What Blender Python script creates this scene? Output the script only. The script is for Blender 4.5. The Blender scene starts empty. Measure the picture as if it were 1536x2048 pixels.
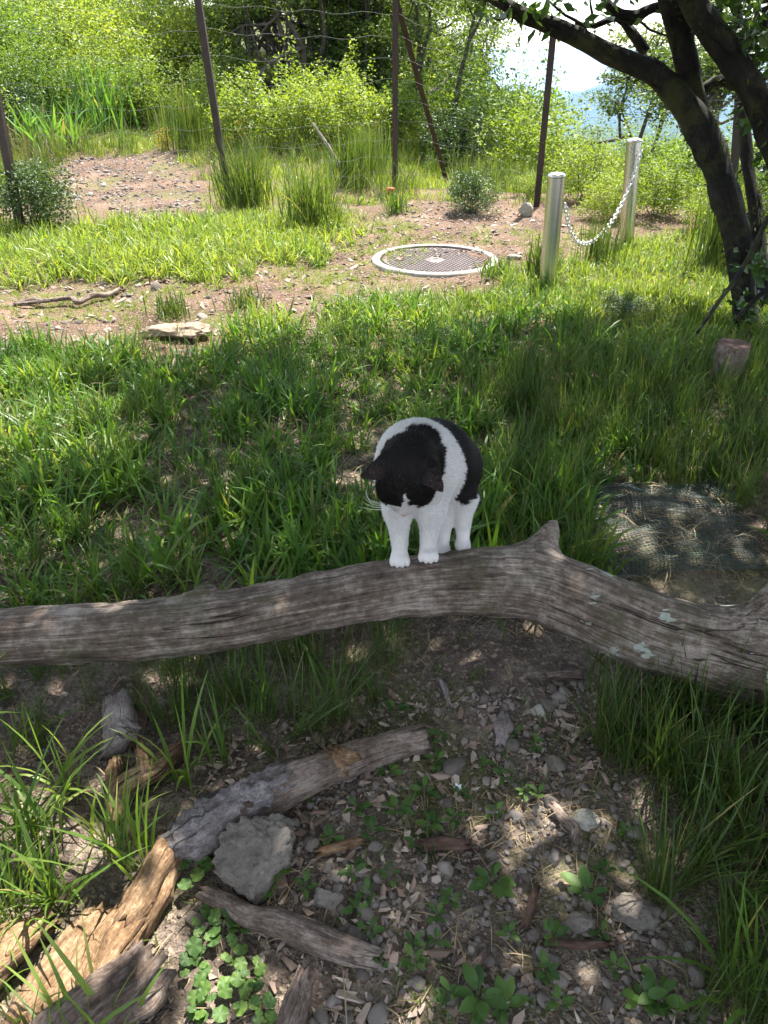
import bpy, math, random
import numpy as np
from mathutils import Vector, Matrix, Euler
try:
    import openvdb as vdb
except ImportError:
    import pyopenvdb as vdb

random.seed(7); RNG = np.random.default_rng(7)
SC = bpy.context.scene
COL = SC.collection
rad = math.radians

# ------------------------------------------------------------------ camera
CH, PITCH, FPX = 1.10, 32.0, 1479.0           # eye height, downward pitch, focal length in pixels of the 1536x2048 picture
cd = bpy.data.cameras.new('camera'); cam = bpy.data.objects.new('camera', cd); COL.objects.link(cam)
cam.location = (0, 0, CH); cam.rotation_euler = (rad(90 - PITCH), 0, 0)
cd.sensor_fit = 'VERTICAL'; cd.sensor_height = 24; cd.lens = 24 * FPX / 2048
cd.clip_start = 0.02; cd.clip_end = 60000
SC.camera = cam

# ------------------------------------------------------------------ light
SUN_EL, SUN_AZ = 60.0, 22.0                   # elevation; azimuth clockwise from +Y (ahead, a little right)
w = bpy.data.worlds.new('World'); SC.world = w; w.use_nodes = True
nt = w.node_tree; nt.nodes.clear()
sky = nt.nodes.new('ShaderNodeTexSky'); sky.sky_type = 'NISHITA'; sky.sun_disc = False
sky.sun_elevation = rad(SUN_EL); sky.sun_rotation = rad(SUN_AZ); sky.altitude = 900; sky.dust_density = 1.2; sky.air_density = 1.0
tc = nt.nodes.new('ShaderNodeTexCoord')
mp = nt.nodes.new('ShaderNodeMapping'); mp.inputs['Scale'].default_value = (1.6, 1.6, 5.0)
cn = nt.nodes.new('ShaderNodeTexNoise'); cn.inputs['Scale'].default_value = 1.7; cn.inputs['Detail'].default_value = 7; cn.inputs['Roughness'].default_value = .55
cr = nt.nodes.new('ShaderNodeValToRGB'); cr.color_ramp.elements[0].position = .40; cr.color_ramp.elements[1].position = .66
mx = nt.nodes.new('ShaderNodeMix'); mx.data_type = 'RGBA'; mx.inputs['B'].default_value = (7.6, 7.8, 8.2, 1)
bg = nt.nodes.new('ShaderNodeBackground'); bg.inputs['Strength'].default_value = 0.105
ow = nt.nodes.new('ShaderNodeOutputWorld')
L = nt.links.new
L(tc.outputs['Generated'], mp.inputs['Vector']); L(mp.outputs[0], cn.inputs['Vector']); L(cn.outputs['Fac'], cr.inputs[0])
L(cr.outputs[0], mx.inputs['Factor']); L(sky.outputs[0], mx.inputs['A']); L(mx.outputs['Result'], bg.inputs[0]); L(bg.outputs[0], ow.inputs[0])
sl = bpy.data.lights.new('sun', 'SUN'); sl.energy = 5.0; sl.angle = rad(0.53); sl.color = (1.0, .95, .86)
so = bpy.data.objects.new('sun', sl); COL.objects.link(so)
SUN = Vector((math.cos(rad(SUN_EL)) * math.sin(rad(SUN_AZ)), math.cos(rad(SUN_EL)) * math.cos(rad(SUN_AZ)), math.sin(rad(SUN_EL))))
so.rotation_euler = SUN.to_track_quat('Z', 'Y').to_euler(); so.location = SUN * 30
SC.view_settings.view_transform = 'Standard'; SC.view_settings.look = 'None'
SC.view_settings.exposure = 1.9; SC.view_settings.gamma = 1.0; SC.view_settings.use_curve_mapping = False
cy = SC.cycles
cy.max_bounces = 7; cy.diffuse_bounces = 4; cy.glossy_bounces = 3; cy.transmission_bounces = 4; cy.transparent_max_bounces = 6
cy.volume_bounces = 1; cy.caustics_reflective = False; cy.caustics_refractive = False; cy.use_denoising = True
cy.use_adaptive_sampling = True; cy.adaptive_threshold = 0.015; cy.sample_clamp_indirect = 8

# ------------------------------------------------------------------ maths helpers
def _hash(ix, iy, iz, s):
    h = (ix * 374761393 + iy * 668265263 + iz * 2147483647 + s * 974634777) & 0xffffffff
    h = ((h ^ (h >> 13)) * 1274126177) & 0xffffffff
    h = ((h ^ (h >> 16)) * 2246822519) & 0xffffffff
    return ((h ^ (h >> 15)) & 0xffffff) / float(0x7fffff) - 1.0
def noise(p, s=0):
    p = np.asarray(p, float); i = np.floor(p).astype(np.int64); f = p - i; f = f * f * (3 - 2 * f)
    r = 0
    for a in (0, 1):
        for b in (0, 1):
            for c in (0, 1):
                wt = (f[..., 0] if a else 1 - f[..., 0]) * (f[..., 1] if b else 1 - f[..., 1]) * (f[..., 2] if c else 1 - f[..., 2])
                r = r + wt * _hash(i[..., 0] + a, i[..., 1] + b, i[..., 2] + c, s)
    return r
def fbm(p, o=3, s=0):
    p = np.asarray(p, float); r = 0; a = 1.0
    for k in range(o):
        r = r + a * noise(p, s + k * 17); p = p * 2.03; a *= .5
    return r
def n2(x, y, f, o=2, s=0):
    x = np.asarray(x, float); y = np.asarray(y, float)
    return fbm(np.stack([x * f, y * f, np.zeros_like(x) + .37], -1), o, s)
def sstep(a, b, x):
    t = np.clip((x - a) / (b - a), 0, 1); return t * t * (3 - 2 * t)

def height(x, y):
    x = np.asarray(x, float); y = np.asarray(y, float)
    D = np.sqrt(x * x + y * y)
    near = np.exp(-(D / 40) ** 2)
    h = (.022 * n2(x, y, 1.3, 2, 3) + .012 * n2(x, y, 5, 2, 5) + .004 * n2(x, y, 22, 2, 9)) * np.minimum(1, D / .6) * near
    r = np.clip(y - 7.2, 0, None)
    left = sstep(2.2, -2.5, x - .12 * r)
    h = h + left * .085 * np.minimum(r, 32) - (1 - left) * .16 * np.minimum(r, 40)
    h = h + .25 * n2(x, y, .12, 2, 21) * sstep(8, 18, D)
    far = np.clip(D - 42, 0, None)
    h = h - .36 * far
    floor = -560 + 25 * n2(x, y, .0015, 3, 31)
    h = np.where(h < floor, floor, h)
    az = np.degrees(np.arctan2(x, y))
    def ridge(h, Dc, W, ang, amp, fr, s):
        a = ang + amp * fbm(np.stack([az * fr, az * 0 + s, D / Dc * 3], -1), 4, s)
        pk = CH + Dc * np.tan(np.radians(a)) + 560
        t = np.abs(D - Dc) / W
        z = -560 + pk * np.exp(-(t ** 1.5)) * (1 + .10 * fbm(np.stack([x / 420, y / 420, D * 0], -1), 4, s + 3) * np.minimum(1, t * 2))
        return np.maximum(h, z)
    h = ridge(h, 2600, 800, -5.2, 1.5, .11, 41)
    h = ridge(h, 5200, 1200, -1.55 - 1.2 * sstep(16.5, 11, az), .55, .12, 47)
    return h
def H(x, y): return float(height(np.array([x]), np.array([y]))[0])

_p = rad(PITCH)
FW = np.array([0, math.cos(_p), -math.sin(_p)]); UPV = np.array([0, math.sin(_p), math.cos(_p)]); RT = np.array([1., 0, 0])
CAM = np.array([0, 0, CH])
def ray(px, py): return FW + RT * ((px - 768) / FPX) + UPV * ((1024 - py) / FPX)
def at(px, py, depth): return CAM + ray(px, py) * depth
def onz(px, py, z):
    r = ray(px, py); return CAM + r * ((z - CH) / r[2])
def depth_of(p): return float(np.dot(np.asarray(p) - CAM, FW))
def G(px, py):
    r = ray(px, py); t = np.geomspace(.5, 60, 420); P = CAM + r * t[:, None]
    d = P[:, 2] - height(P[:, 0], P[:, 1])
    i = int(np.argmax(d < 0))
    if d[i] >= 0: return P[-1]
    a, b = t[max(i - 1, 0)], t[i]; da, db = d[max(i - 1, 0)], d[i]
    tt = a + (b - a) * da / (da - db + 1e-12); q = CAM + r * tt; q[2] = H(q[0], q[1]); return q

# ------------------------------------------------------------------ object helpers
def tag(o, label=None, cat=None, group=None, kind=None):
    if label: o['label'] = label
    if cat: o['category'] = cat
    if group: o['group'] = group
    if kind: o['kind'] = kind
    return o
def empty(name, loc=(0, 0, 0), rz=0, label=None, cat=None, group=None):
    o = bpy.data.objects.new(name, None); COL.objects.link(o); o.location = loc; o.rotation_euler = (0, 0, rz); o.empty_display_size = .05
    return tag(o, label, cat, group)
def mesh(name, V, F, mat=None, smooth=True, attrs=None):
    m = bpy.data.meshes.new(name); V = np.asarray(V, np.float32)
    if isinstance(F, np.ndarray):
        k = F.shape[1]; m.vertices.add(len(V)); m.vertices.foreach_set('co', V.ravel())
        m.loops.add(F.size); m.loops.foreach_set('vertex_index', F.ravel().astype(np.int32))
        m.polygons.add(len(F)); m.polygons.foreach_set('loop_start', np.arange(0, F.size, k, dtype=np.int32))
        m.polygons.foreach_set('loop_total', np.full(len(F), k, np.int32))
        m.update(calc_edges=True)
    else:
        m.from_pydata([tuple(map(float, v)) for v in V], [], [tuple(map(int, f)) for f in F]); m.update()
    if smooth: m.polygons.foreach_set('use_smooth', np.ones(len(m.polygons), bool))
    for k, v in (attrs or {}).items():
        v = np.asarray(v, np.float32)
        a = m.attributes.new(k, 'FLOAT' if v.ndim == 1 else 'FLOAT_VECTOR', 'POINT')
        a.data.foreach_set('value' if v.ndim == 1 else 'vector', v.ravel())
    if mat: m.materials.append(mat)
    return m
def obj(name, me, parent=None, loc=None, rot=None, scl=None):
    o = bpy.data.objects.new(name, me); COL.objects.link(o)
    if parent: o.parent = parent
    if loc is not None: o.location = [float(c) for c in loc]
    if rot is not None: o.rotation_euler = rot
    if scl is not None: o.scale = scl if hasattr(scl, '__len__') else (scl,) * 3
    return o
def merge(parts):
    Vs, Fs, n = [], [], 0
    for V, F in parts:
        Vs.append(np.asarray(V, float)); Fs += [tuple(int(i) + n for i in f) for f in F]; n += len(V)
    return np.concatenate(Vs), Fs

def resample(P, R, step):
    P = np.asarray(P, float); R = np.asarray(R, float)
    n = len(P); Q, S = [], []
    ext = np.vstack([2 * P[0] - P[1], P, 2 * P[-1] - P[-2]])
    er = np.concatenate([[R[0]], R, [R[-1]]])
    for i in range(n - 1):
        a, b, c, d = ext[i:i + 4]; m = max(2, int(np.linalg.norm(c - b) / step))
        for t in np.arange(m) / m:
            Q.append(.5 * (2 * b + (c - a) * t + (2 * a - 5 * b + 4 * c - d) * t * t + (3 * b - a - 3 * c + d) * t ** 3))
            S.append(er[i + 1] + (er[i + 2] - er[i + 1]) * (t * t * (3 - 2 * t)))
    Q.append(P[-1]); S.append(R[-1]); return np.array(Q), np.array(S)
def frames(P):
    T = np.gradient(P, axis=0); T /= np.linalg.norm(T, axis=1, keepdims=True) + 1e-12
    N = np.zeros_like(T); r = np.array([0, 0, 1.]) if abs(T[0, 2]) < .9 else np.array([1., 0, 0])
    for i in range(len(P)):
        r = r - T[i] * np.dot(r, T[i]); r /= np.linalg.norm(r) + 1e-12; N[i] = r
    return T, N, np.cross(T, N)
def tube(P, R, seg=10, step=.03, rough=0., freq=6., seed=0, caps=True, jag=0., flat=1.0, ridge=0.):
    """swept branch: verts, quads, straightened grain coordinates"""
    P, R = resample(P, R, step); T, N, B = frames(P)
    s = np.concatenate([[0], np.cumsum(np.linalg.norm(np.diff(P, axis=0), axis=1))])
    th = np.linspace(0, 2 * np.pi, seg, endpoint=False)
    c, sn = np.cos(th) * flat, np.sin(th)
    gr = np.stack([np.repeat(s, seg), (R[:, None] * c).ravel(), (R[:, None] * sn).ravel()], 1)
    d = 1 + rough * fbm(np.stack([gr[:, 0] * freq, gr[:, 1] / np.repeat(R, seg) * 1.6 + seed, gr[:, 2] / np.repeat(R, seg) * 1.6], 1), 3, seed)
    if ridge: d = d + ridge * (np.abs(fbm(np.stack([gr[:, 0] * freq * .6, gr[:, 1] / np.repeat(R, seg) * 5 + seed, gr[:, 2] / np.repeat(R, seg) * 5], 1), 3, seed + 4)) * -1.4 + .35)
    off = (N[:, None, :] * c[None, :, None] + B[:, None, :] * sn[None, :, None]) * R[:, None, None]
    V = P[:, None, :] + off * d.reshape(len(P), seg)[..., None]
    if jag:
        rr = np.random.default_rng(seed + 5); V[-1] += T[-1] * (rr.random(seg)[:, None] - .3) * jag; V[0] -= T[0] * (rr.random(seg)[:, None] - .3) * jag
    V = V.reshape(-1, 3); F = []
    for i in range(len(P) - 1):
        for j in range(seg):
            a = i * seg + j; b = i * seg + (j + 1) % seg; F.append((a, b, b + seg, a + seg))
    if caps:
        V = np.vstack([V, P[0] - T[0] * R[0] * .15, P[-1] + T[-1] * R[-1] * .15]); n = len(V); gr = np.vstack([gr, [0, 0, 0], [s[-1], 0, 0]])
        for j in range(seg):
            F.append((n - 2, (j + 1) % seg, j)); k = (len(P) - 1) * seg; F.append((n - 1, k + j, k + (j + 1) % seg))
    return V, F, gr
def tubes(name, specs, mat, parent=None, **kw):
    Vs, Fs, Gs, n = [], [], [], 0
    for i, (P, R) in enumerate(specs):
        k = dict(kw); k['seed'] = kw.get('seed', 0) + i * 3
        V, F, g = tube(P, R, **k); Vs.append(V); Fs += [tuple(a + n for a in f) for f in F]; n += len(V); Gs.append(g + [i * 3.1, 0, 0])
    return obj(name, mesh(name, np.concatenate(Vs), Fs, mat, attrs={'grain': np.concatenate(Gs)}), parent)

def sdf_mesh(fn, lo, hi, vox, near=None):
    lo = np.asarray(lo, float); hi = np.asarray(hi, float); n = np.ceil((hi - lo) / vox).astype(int) + 1
    X, Y, Z = np.meshgrid(*[lo[i] + vox * np.arange(n[i]) for i in range(3)], indexing='ij')
    P = np.stack([X, Y, Z], -1).reshape(-1, 3)
    if near is None: d = np.concatenate([fn(P[i:i + 400000]) for i in range(0, len(P), 400000)]).reshape(n)
    else:
        k = near(P); d = np.full(len(P), 1.0); d[k] = fn(P[k]); d = d.reshape(n)
    g = vdb.FloatGrid(float(vox * 4)); g.copyFromArray((np.clip(d, -vox * 3, vox * 3)).astype(np.float32))
    V, Q = g.convertToQuads(isovalue=0.0)
    return V.astype(float) * vox + lo, np.ascontiguousarray(Q.astype(np.int64))
def cone_sdf(P, a, b, ra, rb):
    a = np.asarray(a, float); b = np.asarray(b, float); ab = b - a
    t = np.clip(((P - a) @ ab) / (ab @ ab + 1e-12), 0, 1)
    return np.linalg.norm(P - a - t[:, None] * ab, axis=1) - (ra + (rb - ra) * t)
def ell_sdf(P, c, r, M=None):
    q = P - np.asarray(c, float)
    if M is not None: q = q @ np.asarray(M).T
    r = np.asarray(r, float); k0 = np.linalg.norm(q / r, axis=1); k1 = np.linalg.norm(q / (r * r), axis=1)
    return k0 * (k0 - 1) / (k1 + 1e-9)
def smin(a, b, k):
    h = np.clip(.5 + .5 * (b - a) / k, 0, 1); return b + (a - b) * h - k * h * (1 - h)

# ------------------------------------------------------------------ materials
def nodes(name):
    m = bpy.data.materials.new(name); m.use_nodes = True; t = m.node_tree; t.nodes.clear()
    out = t.nodes.new('ShaderNodeOutputMaterial'); return m, t, out
def N(t, typ, **kw):
    n = t.nodes.new(typ)
    for k, v in kw.items():
        if k.startswith('i_'): n.inputs[k[2:].replace('_', ' ')].default_value = v
        else: setattr(n, k, v)
    return n
def ramp(t, fac, stops):
    r = N(t, 'ShaderNodeValToRGB'); e = r.color_ramp.elements
    while len(e) < len(stops): e.new(.5)
    for k, (p, c) in enumerate(stops):
        e[k].position = p; e[k].color = (*c, 1) if len(c) == 3 else c
    t.links.new(fac, r.inputs[0]); return r.outputs[0]
def tex(t, vec, scale, detail=4, rough=.6, dist=0):
    n = N(t, 'ShaderNodeTexNoise', i_Scale=scale, i_Detail=detail, i_Roughness=rough, i_Distortion=dist)
    if vec is not None: t.links.new(vec, n.inputs['Vector'])
    return n.outputs['Fac']
def mixc(t, fac, a, b, mode='MIX'):
    m = N(t, 'ShaderNodeMix', data_type='RGBA', blend_type=mode)
    for s, v in (('Factor', fac), ('A', a), ('B', b)):
        if hasattr(v, 'is_linked'): t.links.new(v, m.inputs[s])
        else: m.inputs[s].default_value = v if s == 'Factor' else (*v, 1)
    return m.outputs['Result']
def math_(t, op, a, b=0.):
    m = N(t, 'ShaderNodeMath', operation=op)
    for i, v in enumerate((a, b)):
        if hasattr(v, 'is_linked'): t.links.new(v, m.inputs[i])
        else: m.inputs[i].default_value = v
    return m.outputs[0]
def mapr(t, v, a, b):
    m = N(t, 'ShaderNodeMapRange'); t.links.new(v, m.inputs[0]); m.inputs[1].default_value = a; m.inputs[2].default_value = b; return m.outputs[0]
def attr(t, name, typ='GEOMETRY', out='Vector'):
    return N(t, 'ShaderNodeAttribute', attribute_name=name, attribute_type=typ).outputs[out]
def scaled(t, vec, s):
    m = N(t, 'ShaderNodeMapping'); m.inputs['Scale'].default_value = s; t.links.new(vec, m.inputs[0]); return m.outputs[0]
def finish(t, out, col, rough=.8, bump=None, bstr=.5, bdist=.01, metal=0., spec=.35):
    b = N(t, 'ShaderNodeBsdfPrincipled'); b.inputs['Metallic'].default_value = metal; b.inputs['Specular IOR Level'].default_value = spec
    if hasattr(col, 'is_linked'): t.links.new(col, b.inputs['Base Color'])
    else: b.inputs['Base Color'].default_value = (*col, 1)
    if hasattr(rough, 'is_linked'): t.links.new(rough, b.inputs['Roughness'])
    else: b.inputs['Roughness'].default_value = rough
    if bump is not None:
        bn = N(t, 'ShaderNodeBump', i_Strength=bstr, i_Distance=bdist); t.links.new(bump, bn.inputs['Height']); t.links.new(bn.outputs[0], b.inputs['Normal'])
    t.links.new(b.outputs[0], out.inputs[0]); return b
def objco(t): return N(t, 'ShaderNodeTexCoord').outputs['Object']
def geopos(t): return N(t, 'ShaderNodeNewGeometry').outputs['Position']

def leaf_mat(name, dark, mid, light, trans=.4, rough=.45, inst=False, vgrad=True, big=.5):
    """leaf or blade: reflects and lets light through; colour varies by plant and along the blade"""
    m, t, out = nodes(name)
    rnd = N(t, 'ShaderNodeObjectInfo').outputs['Random']
    lr = attr(t, 'rnd', out='Fac')
    f = math_(t, 'ADD', math_(t, 'MULTIPLY', rnd, .4), math_(t, 'MULTIPLY', lr, .6))
    if inst:
        ti = attr(t, 'tint', 'INSTANCER', 'Fac'); f = math_(t, 'ADD', math_(t, 'MULTIPLY', f, .55), math_(t, 'MULTIPLY', ti, .6))
    col = ramp(t, f, [(0, dark), (big, mid), (1, light)])
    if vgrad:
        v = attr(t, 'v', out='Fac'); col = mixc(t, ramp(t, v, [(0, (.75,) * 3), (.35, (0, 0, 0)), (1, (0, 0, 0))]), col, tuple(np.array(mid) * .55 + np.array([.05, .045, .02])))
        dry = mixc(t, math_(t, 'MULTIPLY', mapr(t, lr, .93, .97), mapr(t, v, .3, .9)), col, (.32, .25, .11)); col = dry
    b = N(t, 'ShaderNodeBsdfPrincipled'); t.links.new(col, b.inputs['Base Color']); b.inputs['Roughness'].default_value = rough; b.inputs['Specular IOR Level'].default_value = .4
    tr = N(t, 'ShaderNodeBsdfTranslucent'); tcol = mixc(t, 1.0, col, (1.35, 1.25, .55), 'MULTIPLY'); t.links.new(tcol, tr.inputs[0])
    ms = N(t, 'ShaderNodeMixShader'); ms.inputs[0].default_value = trans
    t.links.new(b.outputs[0], ms.inputs[1]); t.links.new(tr.outputs[0], ms.inputs[2]); t.links.new(ms.outputs[0], out.inputs[0])
    return m
def wood_mat(name, dark, mid, light, grain=(3, 45, 45), lichen=0., moss=0., bstr=1.0, patch=5., crack=True):
    m, t, out = nodes(name)
    g = attr(t, 'grain'); o = objco(t)
    n1 = tex(t, scaled(t, g, grain), 1.5, 6, .7, .3); nb = tex(t, scaled(t, g, tuple(np.array(grain) * 2.7)), 1.6, 5, .7)
    pt = tex(t, o, patch, 5, .62)
    f = math_(t, 'ADD', math_(t, 'ADD', math_(t, 'MULTIPLY', n1, .42), math_(t, 'MULTIPLY', pt, .36)), math_(t, 'MULTIPLY', tex(t, o, patch * 7, 3, .7), .22))
    col = ramp(t, f, [(.38, dark), (.49, mid), (.60, light)])
    col = mixc(t, math_(t, 'MULTIPLY', mapr(t, nb, .52, .68), .55), col, tuple(np.array(dark) * .5))
    if moss:
        col = mixc(t, math_(t, 'MULTIPLY', mapr(t, tex(t, o, 5, 5, .72), .50, .62), moss), col, (.05, .055, .015))
    h = math_(t, 'ADD', math_(t, 'MULTIPLY', n1, .6), math_(t, 'MULTIPLY', nb, .5))
    if crack:
        cn = tex(t, scaled(t, g, (1.6, grain[1] * .22, grain[2] * .22)), 1.0, 3, .5, .3)
        ck = ramp(t, cn, [(.486, (0, 0, 0)), (.497, (1, 1, 1)), (.503, (1, 1, 1)), (.514, (0, 0, 0))])
        msk = math_(t, 'MULTIPLY', ck, mapr(t, tex(t, o, 3, 2), .5, .6))
        col = mixc(t, math_(t, 'MULTIPLY', msk, .8), col, tuple(np.array(dark) * .25)); h = math_(t, 'SUBTRACT', h, math_(t, 'MULTIPLY', msk, 1.2))
    if lichen:
        vo = N(t, 'ShaderNodeTexVoronoi', i_Scale=22.); vo.inputs['Randomness'].default_value = 1
        wv = mixc(t, .035, o, N(t, 'ShaderNodeTexNoise', i_Scale=45.).outputs['Color'], 'ADD'); t.links.new(wv, vo.inputs['Vector'])
        pick = mapr(t, N(t, 'ShaderNodeSeparateColor').outputs[0], 0, 1)
        sp = N(t, 'ShaderNodeSeparateColor'); t.links.new(vo.outputs['Color'], sp.inputs[0])
        size = math_(t, 'MULTIPLY', math_(t, 'MULTIPLY', mapr(t, sp.outputs[0], .4, .95), mapr(t, sp.outputs[1], 0., .6)), .55)
        msk = math_(t, 'MULTIPLY', math_(t, 'GREATER_THAN', size, vo.outputs['Distance']), mapr(t, attr(t, 'lich', out='Fac'), .35, .5))
        col = mixc(t, math_(t, 'MULTIPLY', msk, lichen), col, mixc(t, tex(t, o, 160), (.25, .28, .24), (.52, .56, .47)))
        h = math_(t, 'ADD', h, math_(t, 'MULTIPLY', msk, .5))
    finish(t, out, col, .82, h, bstr, .008, spec=.25); return m
def stone_mat(name, a, b, sc=14., bstr=.8, bd=.01):
    m, t, out = nodes(name); o = objco(t); r = N(t, 'ShaderNodeObjectInfo').outputs['Random']
    f = math_(t, 'ADD', math_(t, 'MULTIPLY', tex(t, o, sc, 8, .7), .75), math_(t, 'MULTIPLY', r, .25))
    col = ramp(t, f, [(.32, a), (.68, b)]); col = mixc(t, math_(t, 'MULTIPLY', mapr(t, tex(t, o, sc * 7, 3), .55, .7), .5), col, tuple(np.array(a) * .6))
    finish(t, out, col, .9, math_(t, 'ADD', tex(t, o, sc * 2, 8, .75), math_(t, 'MULTIPLY', tex(t, o, sc * 9, 4, .7), .35)), bstr, bd, spec=.25); return m

M = {}
M['lawn'] = leaf_mat('lawn_blade', (.04, .105, .02), (.09, .19, .03), (.26, .32, .06), .48, inst=True)  # ramp carries light too: dark end for shaded lawn, light end for sunlit
M['sedge'] = leaf_mat('sedge_blade', (.03, .06, .014), (.06, .11, .02), (.13, .19, .04), .35, inst=True)
M['tall'] = leaf_mat('tall_blade', (.045, .10, .02), (.10, .19, .03), (.23, .30, .06), .45, inst=True)
M['turf'] = leaf_mat('turf_blade', (.09, .16, .02), (.16, .25, .03), (.26, .33, .06), .42, inst=True)
M['straw'] = leaf_mat('dry_straw', (.16, .12, .07), (.28, .21, .12), (.42, .35, .22), .15, .7, inst=True, vgrad=False)
M['litter'] = leaf_mat('leaf_litter', (.08, .05, .037), (.24, .165, .125), (.50, .41, .34), .12, .7, inst=True, vgrad=False)
M['herb'] = leaf_mat('herb_leaf', (.035, .085, .02), (.075, .15, .03), (.14, .23, .045), .35, .55, vgrad=False)
M['shrub_a'] = leaf_mat('shrub_leaf_yellow_green', (.10, .17, .025), (.19, .27, .04), (.33, .39, .08), .48, .5, vgrad=False)
M['shrub_b'] = leaf_mat('shrub_leaf_green', (.06, .12, .02), (.13, .21, .035), (.24, .31, .06), .45, .5, vgrad=False)
M['shrub_d'] = leaf_mat('shrub_leaf_dark', (.03, .06, .016), (.055, .10, .024), (.10, .16, .04), .3, .5, vgrad=False)
M['shrub_r'] = leaf_mat('shrub_leaf_bronze', (.22, .13, .03), (.30, .24, .04), (.42, .24, .05), .4, .5, vgrad=False)
M['tree_a'] = leaf_mat('tree_leaf', (.05, .09, .02), (.10, .16, .03), (.19, .26, .05), .45, .5, vgrad=False)
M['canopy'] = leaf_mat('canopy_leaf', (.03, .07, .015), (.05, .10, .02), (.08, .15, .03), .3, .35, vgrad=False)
M['moss'] = leaf_mat('bark_moss', (.012, .012, .006), (.03, .03, .012), (.06, .065, .02), .2, .8, vgrad=False)
M['rush'] = leaf_mat('rush_blade', (.045, .08, .018), (.09, .15, .025), (.16, .22, .05), .35)
M['reed'] = leaf_mat('reed_blade', (.07, .16, .03), (.11, .24, .045), (.18, .32, .07), .42)
M['log'] = wood_mat('weathered_log', (.04, .028, .021), (.155, .116, .09), (.41, .345, .295), (5, 110, 110), lichen=.95, moss=.6, patch=9.)
M['wood'] = wood_mat('barked_wood', (.06, .042, .032), (.20, .145, .115), (.42, .34, .29), (24, 190, 190), patch=18.)
M['rot'] = wood_mat('rotten_orange_wood', (.08, .045, .026), (.25, .15, .08), (.50, .35, .21), (22, 180, 180), patch=22.)
M['driftwood'] = wood_mat('silvery_wood', (.12, .09, .08), (.28, .23, .21), (.46, .40, .38), (24, 190, 190), patch=22.)
M['barkplank'] = wood_mat('red_bark', (.06, .032, .024), (.13, .075, .055), (.2, .13, .10), (24, 170, 170), patch=20.)
M['oldbark'] = wood_mat('flaky_grey_bark', (.09, .075, .07), (.21, .18, .175), (.37, .34, .34), (55, 90, 90), patch=30., bstr=1.0)
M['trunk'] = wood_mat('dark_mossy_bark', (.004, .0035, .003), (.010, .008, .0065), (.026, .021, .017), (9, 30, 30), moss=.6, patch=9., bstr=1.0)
M['bgtrunk'] = wood_mat('grey_bark', (.04, .032, .026), (.085, .07, .06), (.16, .14, .12), (4, 20, 20), patch=3., crack=False)
M['rock'] = stone_mat('grey_rock', (.11, .092, .078), (.37, .33, .285), 16., 1.0, .012)
M['palerock'] = stone_mat('pale_rock', (.24, .22, .18), (.46, .44, .38), 12.)
M['tanrock'] = stone_mat('tan_rock', (.16, .115, .085), (.31, .24, .18), 6.)
M['pebble'] = stone_mat('pebble', (.09, .072, .06), (.31, .27, .24), 30., .4)
def simple(name, col, rough=.6, metal=0., spec=.4, bsc=None, bstr=.2, var=.0):
    m, t, out = nodes(name); o = objco(t); c = col
    if var: c = mixc(t, mapr(t, tex(t, o, 9, 6, .65), .35, .65), tuple(np.array(col) * (1 - var)), tuple(np.array(col) * (1 + var)))
    finish(t, out, c, rough, tex(t, o, bsc, 5) if bsc else None, bstr, .004, metal, spec); return m
M['rustpost'] = simple('dark_brown_post_paint', (.035, .022, .018), .55, 0, .4, 60, .3, .35)
M['wire'] = simple('grey_wire', (.07, .07, .07), .6, .3)
M['orange'] = simple('orange_red_paint', (.42, .10, .04), .6, var=.15)
M['concrete'] = simple('pale_concrete', (.30, .28, .25), .92, bsc=50, bstr=.7, var=.3)
M['iron'] = simple('worn_iron', (.115, .09, .085), .6, .15, .5, 80, .2, .22)
M['white_chain'] = simple('galvanised_link', (.62, .62, .60), .45, .3, .5, var=.25)
M['nose'] = simple('pink_nose', (.36, .24, .22), .5)
M['eye'] = simple('eye', (.25, .2, .03), .08, 0, .8)
M['whisker'] = simple('white_whisker', (.8, .8, .78), .4)
M['earskin'] = simple('ear_skin', (.30, .17, .15), .6)
M['net'] = simple('dark_green_netting', (.05, .085, .075), .45, 0, .5, var=.3)
M['white_petal'] = simple('white_petal', (.6, .59, .64), .6)
m, t, out = nodes('brushed_steel'); o = objco(t)
n1 = tex(t, scaled(t, o, (90, 90, 2)), 3, 3); M['steel'] = m
finish(t, out, mixc(t, n1, (.50, .485, .45), (.62, .60, .57)), .27, n1, .03, .001, 1.0)
# ground: red-brown soil, gravelly grey soil close by, mossy film in patches, forest on the far slopes
m, t, out = nodes('soil'); M['soil'] = m; p = geopos(t)
sx = N(t, 'ShaderNodeSeparateXYZ'); t.links.new(p, sx.inputs[0])
base = ramp(t, tex(t, p, 2.3, 5, .68), [(.32, (.055, .03, .02)), (.5, (.115, .068, .045)), (.68, (.20, .13, .09))])
grit = ramp(t, tex(t, p, 9, 5, .75), [(.32, (.05, .036, .029)), (.52, (.125, .097, .078)), (.72, (.25, .205, .175))])
base = mixc(t, mapr(t, math_(t, 'ADD', sx.outputs['Y'], math_(t, 'MULTIPLY', tex(t, p, 3, 3), .8)), 2.7, 3.4), grit, base)
fine = tex(t, p, 75, 2, .7); base = mixc(t, mapr(t, fine, .54, .64), base, (.27, .21, .16)); base = mixc(t, math_(t, 'MULTIPLY', mapr(t, tex(t, p, 130, 2, .7), .55, .68), .7), base, (.035, .022, .016))
base = mixc(t, math_(t, 'MULTIPLY', mapr(t, tex(t, p, 1.6, 4, .7), .50, .62), .55), base, mixc(t, tex(t, p, 20, 2), (.07, .09, .02), (.16, .17, .045)))
forest = ramp(t, tex(t, p, .02, 4, .7), [(.35, (.018, .035, .015)), (.65, (.05, .08, .03))])
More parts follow.
